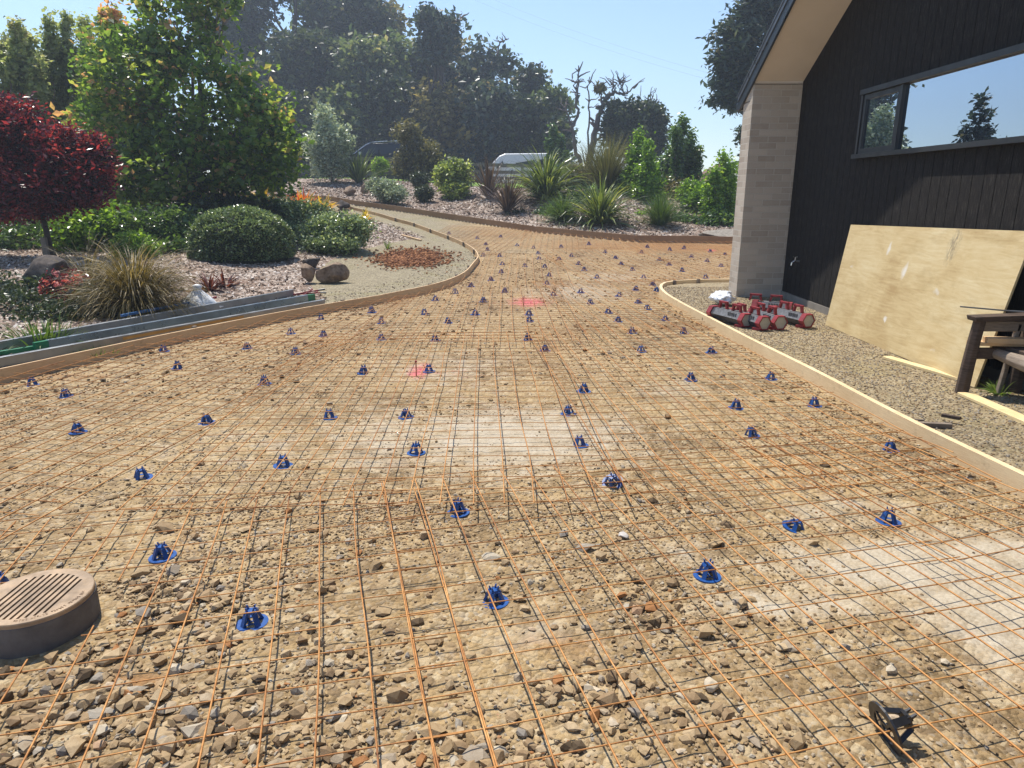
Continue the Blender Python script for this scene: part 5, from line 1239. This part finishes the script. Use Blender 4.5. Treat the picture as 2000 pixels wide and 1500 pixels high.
# pink flowered shrub
M_pinkf = leaf_mat('pink_flower', [(0,(.35,.05,.07)),(.5,(.60,.12,.14)),(1,(.80,.32,.30))], .4, .5)
pf_ = blob(128,572,8.9,55,42)
o = plant('flowering_shrub', 'small dark shrub with pink red flowers in front of the dark boulder', 'shrub', [pf_], LM_['red'], 120, 10, .035, .06, r0=.012, stems=3, base_t=.3)
b = MB(); Cc, r_, u_, i_ = crown_pts([pf_], 34, .8, .2); Cc = Cc-np.array(o.location)
for q in Cc:
    b = MB(); leafquads(b, q+rng.normal(0,.018,(12,3)), .04, rng.uniform(.2,1,12), 1.2, .2); b.build('flower', M_pinkf, o)
tag(o, 'small dark shrub with pink red flowers by the dark boulder and beams', 'shrub')
# --- bank shrubs
plant('silver_shrub', 'tall silver grey upright shrub left of the parked wagon', 'shrub', [blob(645,290,31,38,42),blob(632,235,31,16,30),blob(665,270,31,20,26),blob(610,285,31,16,30),blob(640,325,31,34,25)], LM_['silver'], 700, 12, .085, .13, base_t=.6, r0=.03, stems=4, h0=.3)
plant('weeping_shrub', 'olive brown weeping shrub with leaning top against the fence', 'shrub', [blob(818,310,33,42,36),blob(795,258,33,24,22),blob(835,325,33,32,24),blob(800,325,33,30,26)], LM_['olive'], 900, 12, .085, .14, r0=.05, stems=1, h0=.3, droop=.6)
G5 = 'small dark clipped shrubs on the bank'
plant('box_shrub', 'small dark rounded shrub at the lawn edge', 'shrub', [blob(819,353,27.5,17,15)], LM_['dark'], 260, 12, .045, .06, group=G5, r0=.02, stems=2)
plant('box_shrub', 'small dark rounded shrub just below the other one on the bank', 'shrub', [blob(828,378,25.5,17,15)], LM_['dark'], 260, 12, .045, .06, group=G5, r0=.02, stems=2, base_t=.5)
plant('yellow_green_shrub', 'bushy yellow green shrub right of the small dark shrubs', 'shrub', [blob(885,350,26.5,36,32),blob(895,330,26.5,22,18),blob(870,340,26.5,20,20),blob(890,372,26,26,16)], LM_['yg'], 620, 12, .075, .10, r0=.03, stems=4)
plant('ground_cover', 'low silver green groundcover beside the upright tan rock', 'shrub', [blob(757,374,25,30,20),blob(735,362,25.5,18,14),blob(775,380,24.5,18,12)], LM_['silver'], 620, 12, .05, .08, r0=.01, stems=4)
plant('low_shrub', 'dark green low shrub under the broad arching flax at the drive edge', 'shrub', [blob(1085,425,22.3,42,22)], LM_['mid'], 420, 12, .055, .08, r0=.015, stems=3)
plant('low_shrub', 'small bright shrub by the fence right of the stiff flax', 'shrub', [blob(742,325,32,14,14)], LM_['bright'], 120, 10, .07, .09, r0=.015, stems=2)
G6 = 'leafy young trees on the bank'
sprays('sapling_tree', 'bright green leafy young tree left of the feathery one, near the bronze plume', [(1250,262,400),(1235,300,410),(1268,285,400),(1225,340,415),(1275,330,410),(1250,330,425)], 24, LM_['bright'], .085, 'tree', G6, 300, .40, .1)
sprays('sapling_tree', 'tall feathery green young tree in front of the dark domed tree', [(1335,235,360),(1318,255,370),(1350,262,365),(1310,295,380),(1345,300,385),(1362,290,370),(1325,320,400)], 26, LM_['mid'], .085, 'tree', G6, 300, .38, .2)
sprays('sapling_tree', 'light green young tree touching the brick pier', [(1412,305,430),(1428,320,440),(1395,335,440),(1385,370,445),(1425,365,445),(1405,390,450)], 22, LM_['bright'], .08, 'tree', G6, 300, .40, .1)
sprays('sapling_tree', 'slim dark green young tree behind the broad arching flax', [(1082,248,345),(1070,275,350),(1095,270,350),(1105,300,355)], 38, LM_['mid'], .13, 'tree', G6, 230, .30, .0)
M_plume = leaf_mat('leaf_plume', [(0,(.05,.06,.02)),(.5,(.14,.15,.05)),(1,(.28,.24,.10))], .3, .5)
blades('plume_bush', 'brown green feathery plume shaped bush behind the spiky flax', 'bush', 1185,372, 1500, 2.0, .012, M_plume, .25, .35, up0=1.15, tl=(.5,.25), base_r=.35)
plant('garden_shrub', 'dull brownish shrub behind the saplings in front of the dirt heap', 'shrub', [blob(1320,385,25,34,30),blob(1345,400,24,26,22)], LM_['olive'], 420, 11, .07, .12, r0=.03, stems=4)
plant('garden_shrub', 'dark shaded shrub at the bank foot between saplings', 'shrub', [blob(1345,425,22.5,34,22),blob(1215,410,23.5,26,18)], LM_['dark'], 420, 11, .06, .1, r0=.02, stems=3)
plant('garden_shrub', 'leafy green shrub low between the two right hand saplings', 'shrub', [blob(1375,400,22.6,40,34),blob(1350,375,23.5,26,24)], LM_['bright'], 420, 12, .07, .1, group=G6, r0=.02, stems=3, base_t=.35)
plant('garden_shrub', 'green leafy shrub filling the gap beside the bronze plume', 'shrub', [blob(1215,375,25,30,34),blob(1235,400,24.4,30,26)], LM_['mid'], 420, 12, .07, .1, group=G6, r0=.02, stems=3)
for k_, (px_, py_, w_, h_, Y_, mt_, lb_) in enumerate((
   (1140,395,34,26,23.6,'mid','green shrub between the broad flax and the spiky flax on the bank'),
   (1010,430,26,14,22.6,'dark','low dark shrub at the bank foot left of the broad flax'),
   (1250,435,30,18,21.8,'bright','low leafy green shrub right of the spiky arching flax'),
   (1330,440,34,20,21.2,'mid','low green shrub along the bank foot near the grit heap'),
   (1400,438,34,22,21.0,'mid','leafy shrub at the bank foot beside the brick pier'),
   (1300,345,26,40,27,'mid','tall green shrub filling the gap between two saplings'),
   (1120,345,26,26,27,'olive','brownish shrub behind the right side of the broad flax'))):
    plant('bank_shrub', lb_, 'shrub', [blob(px_,py_,Y_,w_,h_),blob(px_-w_*.6,py_+h_*.3,Y_-.2,w_*.6,h_*.6),blob(px_+w_*.6,py_+h_*.25,Y_+.2,w_*.6,h_*.65)], LM_[mt_], 420, 12, .065, .10, group='leafy shrubs along the planted bank', r0=.02, stems=3)
# heaps
M_dirt = rockmat('dirt', (.10,.06,.045), (.22,.14,.10), (.34,.24,.18))
q = at_y(1392, 345, 33); lump('dirt_heap', (q[0], 33, gz(q[0], 33)-.2), (2.6,2.2,1.9), M_dirt, 31, 'brown heap of excavated dirt behind the saplings', 'dirt heap', sub=5, amp=.6, sharp=3.)
q = hitg(1405, 468); lump('dirt_heap', (q[0]+.2, q[1]+.2, q[2]-.06), (1.9,.9,.36), simple('grey_grit', (.24,.21,.17), .9, 0, .35, 14, .9, 60, .01), 33, 'low grey grit heap at the foot of the bank by the pier', 'dirt heap', sub=5, amp=.6, sharp=3.)
# --- bare branching trees
def deadtree(name, label, base, segs, mat, extra=None):
    b0 = np.array([base[0], base[1], gz(base[0], base[1])]); o = thing(name, label, 'tree', b0); b = MB()
    for (pts, r0, r1) in segs:
        P_ = np.array([at_y(x, y, base[1]+dy)-b0 for (x, y, dy) in pts]); m = len(P_)
        tt = np.linspace(0, m-1, m*4); Q = np.stack([np.interp(tt, np.arange(m), P_[:,k]) for k in range(3)], -1); Q[1:-1] += rng.normal(0, .05, (len(Q)-2,3))
        b.tube(Q, np.linspace(r0, r1, len(Q))*.72, 6)
        for _ in range(m*2):
            k = random.randrange(len(Q)//3, len(Q)-1); d = rng.normal(size=3); d[2] = abs(d[2]); d /= np.linalg.norm(d)
            b.tube(wig(Q[k], Q[k]+d*random.uniform(.3,.9), 4, .1), np.linspace(r1*1.1, r1*.4, 4), 4, cap=False)
    b.build('trunk', mat, o, smooth=True); return o
M_dead = simple('dead_wood', (.10,.085,.08), .9, 0, .3, 4, .6, 20, .01)
Yd = 44; q = at_y(1130, 330, Yd)
deadtree('dead_tree', 'bare dead tree with a tall thin spire right of the forest', (q[0], Yd), [([(1135,325,0),(1122,285,0),(1118,250,0),(1130,215,0),(1127,180,0),(1130,128,0)],.20,.05),([(1118,250,0),(1108,225,.3),(1100,205,.3)],.1,.04),([(1130,200,0),(1122,165,0),(1118,152,0)],.07,.04),([(1150,300,0),(1152,230,0),(1148,180,0),(1152,150,0)],.09,.04)], M_dead)
q = at_y(1155, 330, 45)
o = deadtree('gnarled_tree', 'gnarled half bare tree with twisting branches over a dark round crown', (q[0], 45), [([(1150,325,0),(1158,280,0),(1168,230,0),(1180,195,0),(1200,178,0)],.34,.14),([(1180,195,0),(1172,180,0),(1170,172,0)],.12,.06),([(1200,178,0),(1215,185,0),(1232,180,0),(1245,165,0)],.11,.04),([(1195,182,0),(1198,168,0),(1192,158,0)],.08,.04),([(1200,178,0),(1206,165,0),(1214,158,0)],.08,.04),([(1215,183,0),(1212,168,0),(1216,155,0)],.07,.03),([(1160,275,0),(1185,262,0),(1205,255,0)],.14,.06),([(1250,225,0),(1258,205,0),(1270,195,0),(1282,172,0)],.09,.03),([(1262,202,0),(1275,205,0),(1283,195,0)],.06,.03),([(1240,250,0),(1250,225,0),(1246,185,0)],.08,.03)], M_dead)
base = np.array(o.location)
bl = [blob(1245,235,45,50,34),blob(1215,245,45,34,34),blob(1275,240,45,24,28),blob(1240,275,45,56,30),blob(1200,215,45,18,16),blob(1280,280,45,20,24)]
bl = [(b_[0]-base[0], b_[1]-base[1], b_[2]-base[2], *b_[3:]) for b_ in bl]
make_crown('crown', LM_['dark'], o, bl, 1500, 12, .17, .28, shell=.35, bump=.3, ctv=.12)
b = MB(); q = at_y(1172,172,45)-base
leafquads(b, q+rng.normal(0,.15,(220,3))*[1,1,.8],   .15, rng.uniform(.1,.6,220), 2.6, .1, out=np.array([0,0,.8])); b.build('perching_plant', LM_['olive'], o)
# --- forest: individual dark trees
FR = [ # px centre, top y, base y, Y, width px
 (470,-160,330,52,120),(560,-120,330,54,110),(640,-90,330,56,110),(700,-60,330,53,80),(745,-20,330,55,66),(600,60,335,48,95),(690,70,335,47,90),(520,110,335,46,90),(775,60,335,49,70),(835,75,335,50,75),(880,62,335,52,60),(935,70,330,51,66),(990,95,330,52,58),(1040,125,335,50,52),(1075,170,335,48,40),(760,150,338,46,80),(850,160,338,46,80),(940,165,338,46,80),(1020,195,338,45.5,70),(1085,240,340,45,36),(650,170,340,45,80),(560,190,340,44,80)]
desc = ['tallest dark evergreen at the top frame edge left of centre','tall dark evergreen second from the left on the skyline','tall dark evergreen whose crown leaves the frame above the wagon','narrow dark tree with a leafy spire just left of the open sky','dark tree with a ragged top where the skyline starts to fall','olive green rounded tree in front of the tallest evergreens','light flecked evergreen in the middle of the forest front','dark evergreen directly right of the big garden tree','evergreen above the weeping shrub, behind the front trees','grey green tree under the bare topped snag','small crowned tree on the skyline right of the snag','evergreen dome on the falling skyline','rounded evergreen right of the skyline dome','lower rounded evergreen stepping down to the dead tree','last low evergreen of the forest beside the dead spire','shady tree base mass above the weeping shrub','shady tree directly behind the yellow green shrub','shady tree directly behind the white van nose','shady tree above the white van roof','low dark tree behind the slim young tree','shady tree above the wagon roof','shady tree between the garden tree and silver shrub']
for i_, (px, ty, byy, Yf, w_) in enumerate(FR):
    Yf += 5.5
    top = at_y(px, ty, Yf); zb = gz(top[0], Yf); s_ = depth_of(top)/F; Wm = w_*s_*1.15; Hh = top[2]-zb
    bl = []
    for _ in range(11):
        f = random.uniform(.12,.9); a = random.uniform(0,2*pi); rr = random.uniform(.15,.6)*(1-.55*max(0,f-.5))
        r_ = Wm*random.uniform(.36,.55)*(1-.35*f)
        bl.append((top[0]+cos(a)*Wm*rr, Yf+sin(a)*Wm*rr*.6, zb+f*Hh, r_, r_, r_*random.uniform(.7,1.1), 1.))
    bl.append((top[0], Yf, zb+Hh*.93-Wm*.2, Wm*.32, Wm*.32, Wm*.34, 1.))
    mt = LM_[('dark','dark','hazy','dark','olive','conif')[i_ % 6]] if i_ not in (5,6) else LM_['hazy' if i_ == 6 else 'dark']
    vis = Yf > 0
    plant('forest_tree', desc[i_], 'tree', bl, mt, int(850*max(1, Hh/11)), 9, .30, .42, group='evergreen trees on the rise behind the vehicles', base=(top[0], Yf), r0=.28, twigs=30, bark=M_barkd, shell=.5, bump=.4, base_t=.50, ctv=.16, h0=.5, elong=1.3)
# snag on the skyline
q = at_y(868, 120, 51.5)
deadtree('dead_tree', 'bare twisted snag sticking out above the forest skyline', (q[0], 51.5), [([(866,180,0),(862,110,0),(866,70,0),(880,45,0),(895,42,0),(905,32,0)],.22,.06),([(866,70,0),(850,50,0),(845,25,0),(825,12,0)],.12,.05),([(850,50,0),(832,45,0),(822,28,0)],.1,.04),([(875,55,0),(878,70,0),(890,62,0)],.1,.04),([(972,110,0),(975,85,0),(990,78,0)],.1,.04)], M_dead)
o_ = bpy.data.objects[-1]
plant('forest_tree', 'thin crowned tree wrapped round the bare snag on the skyline', 'tree', [blob(845,48,51,26,24),blob(870,70,51,26,16),blob(828,30,51,16,14),blob(885,45,51,14,10),blob(852,95,51,30,30)], LM_['conif'], 420, 8, .24, .30, group='evergreen trees on the rise behind the vehicles', r0=.15, twigs=30, bark=M_barkd, base_t=.45)
# --- conifer behind the house corner
tb_ = []
Yc = 33
for (px, py, rx, rz) in ((1500,-80,40,30),(1480,-20,45,26),(1465,30,42,22),(1450,70,52,22),(1430,110,45,20),(1460,130,60,24),(1420,160,38,18),(1470,180,60,22),(1412,192,30,14),(1440,205,30,12),(1550,0,80,60),(1540,120,80,60)):
    tb_.append(blob(px, py, Yc, rx, rz))
plant('conifer_tree', 'tall dark conifer rising behind the eave of the house', 'tree', tb_, LM_['conif'], 1500, 14, .13, .20, base=at_(1560,400,Yc), r0=.3, twigs=90, bark=M_barkd, shell=.2, bump=.35, elong=2.2, droop=.3, ctv=.2)
plant('garden_shrub', 'small dark foliage peeking out left of the pier at eye height', 'shrub', [blob(1452,262,28,10,16),blob(1458,330,28,12,60)], LM_['dark'], 160, 10, .09, .12, r0=.04, stems=1)
# trees behind the camera-left, seen only in the window's reflection
plant('conifer_tree', 'slim young conifer mirrored in the long window', 'tree', [(-9.0,26.6,z_,r_,r_,.5,1.) for z_, r_ in ((2.0,.8),(2.8,.65),(3.4,.5),(3.9,.35),(4.4,.18))], LM_['conif'], 260, 10, .12, .12, base=(-9.0,26.6), r0=.06, twigs=20)
# ================================================================ air, light, camera
w = bpy.data.worlds.new('World'); SC.world = w; w.use_nodes = True; wn_ = w.node_tree; bg = wn_.nodes['Background']
SUN_AZ = radians(-34); SUN_EL = radians(64)
sky = wn_.nodes.new('ShaderNodeTexSky'); sky.sky_type = 'NISHITA'; sky.sun_disc = False; sky.sun_elevation = SUN_EL; sky.sun_rotation = SUN_AZ
sky.air_density = 1.0; sky.dust_density = 0.15; sky.ozone_density = 3.5
wn_.links.new(sky.outputs[0], bg.inputs[0]); bg.inputs[1].default_value = .142
sl = bpy.data.lights.new('sun', 'SUN'); sl.energy = 5.0; sl.angle = radians(.5); sl.color = (1,.94,.85)
so = bpy.data.objects.new('sun', sl); COL.objects.link(so)
sd = np.array([sin(SUN_AZ)*cos(SUN_EL), cos(SUN_AZ)*cos(SUN_EL), sin(SUN_EL)])
from mathutils import Vector
so.rotation_euler = Vector(sd).to_track_quat('Z', 'Y').to_euler(); so.location = (-5, 5, 20)
if HAZE:
    m, nt, out = new_mat('haze_air'); v = nt.nodes.new('ShaderNodeVolumePrincipled'); v.inputs['Density'].default_value = HAZE; v.inputs['Color'].default_value = (.75,.85,1,1); v.inputs['Anisotropy'].default_value = .4
    nt.links.new(v.outputs[0], out.inputs['Volume'])
    b = MB(); b.box((0,120,16), (640,400,44)); tag(b.build('haze', m), kind='stuff')
for k_, (y0_, y1_, lb_) in enumerate(((22,168,'upper thin power line crossing the sky toward the conifer'), (38,180,'lower thin power line crossing the sky toward the conifer'))):
    A_ = at_y(1020, y0_, 90); B_ = at_y(1480, y1_, 70); t_ = np.linspace(-.6, 1.5, 24)[:,None]; Pl = A_+(B_-A_)*t_; Pl[:,2] += ((t_[:,0]-.5)**2-.25)*1.6
    b = MB(); b.tube(Pl, .005, 4); tag(b.build('power_line', M_dead), lb_, 'power line', 'power lines across the sky')
cam = bpy.data.cameras.new('camera'); co_ = bpy.data.objects.new('camera', cam); COL.objects.link(co_)
co_.location = (0, 0, H); co_.rotation_euler = (radians(90)-PITCH, 0, 0)
cam.sensor_width = 36; cam.lens = F/2000*36; cam.clip_start = .05; cam.clip_end = 3000
SC.camera = co_
SC.render.engine = 'CYCLES'
SC.view_settings.view_transform = 'Standard'; SC.view_settings.look = 'None'; SC.view_settings.gamma = 1; SC.view_settings.exposure = 0.40
SC.cycles.max_bounces = 6; SC.cycles.transparent_max_bounces = 4
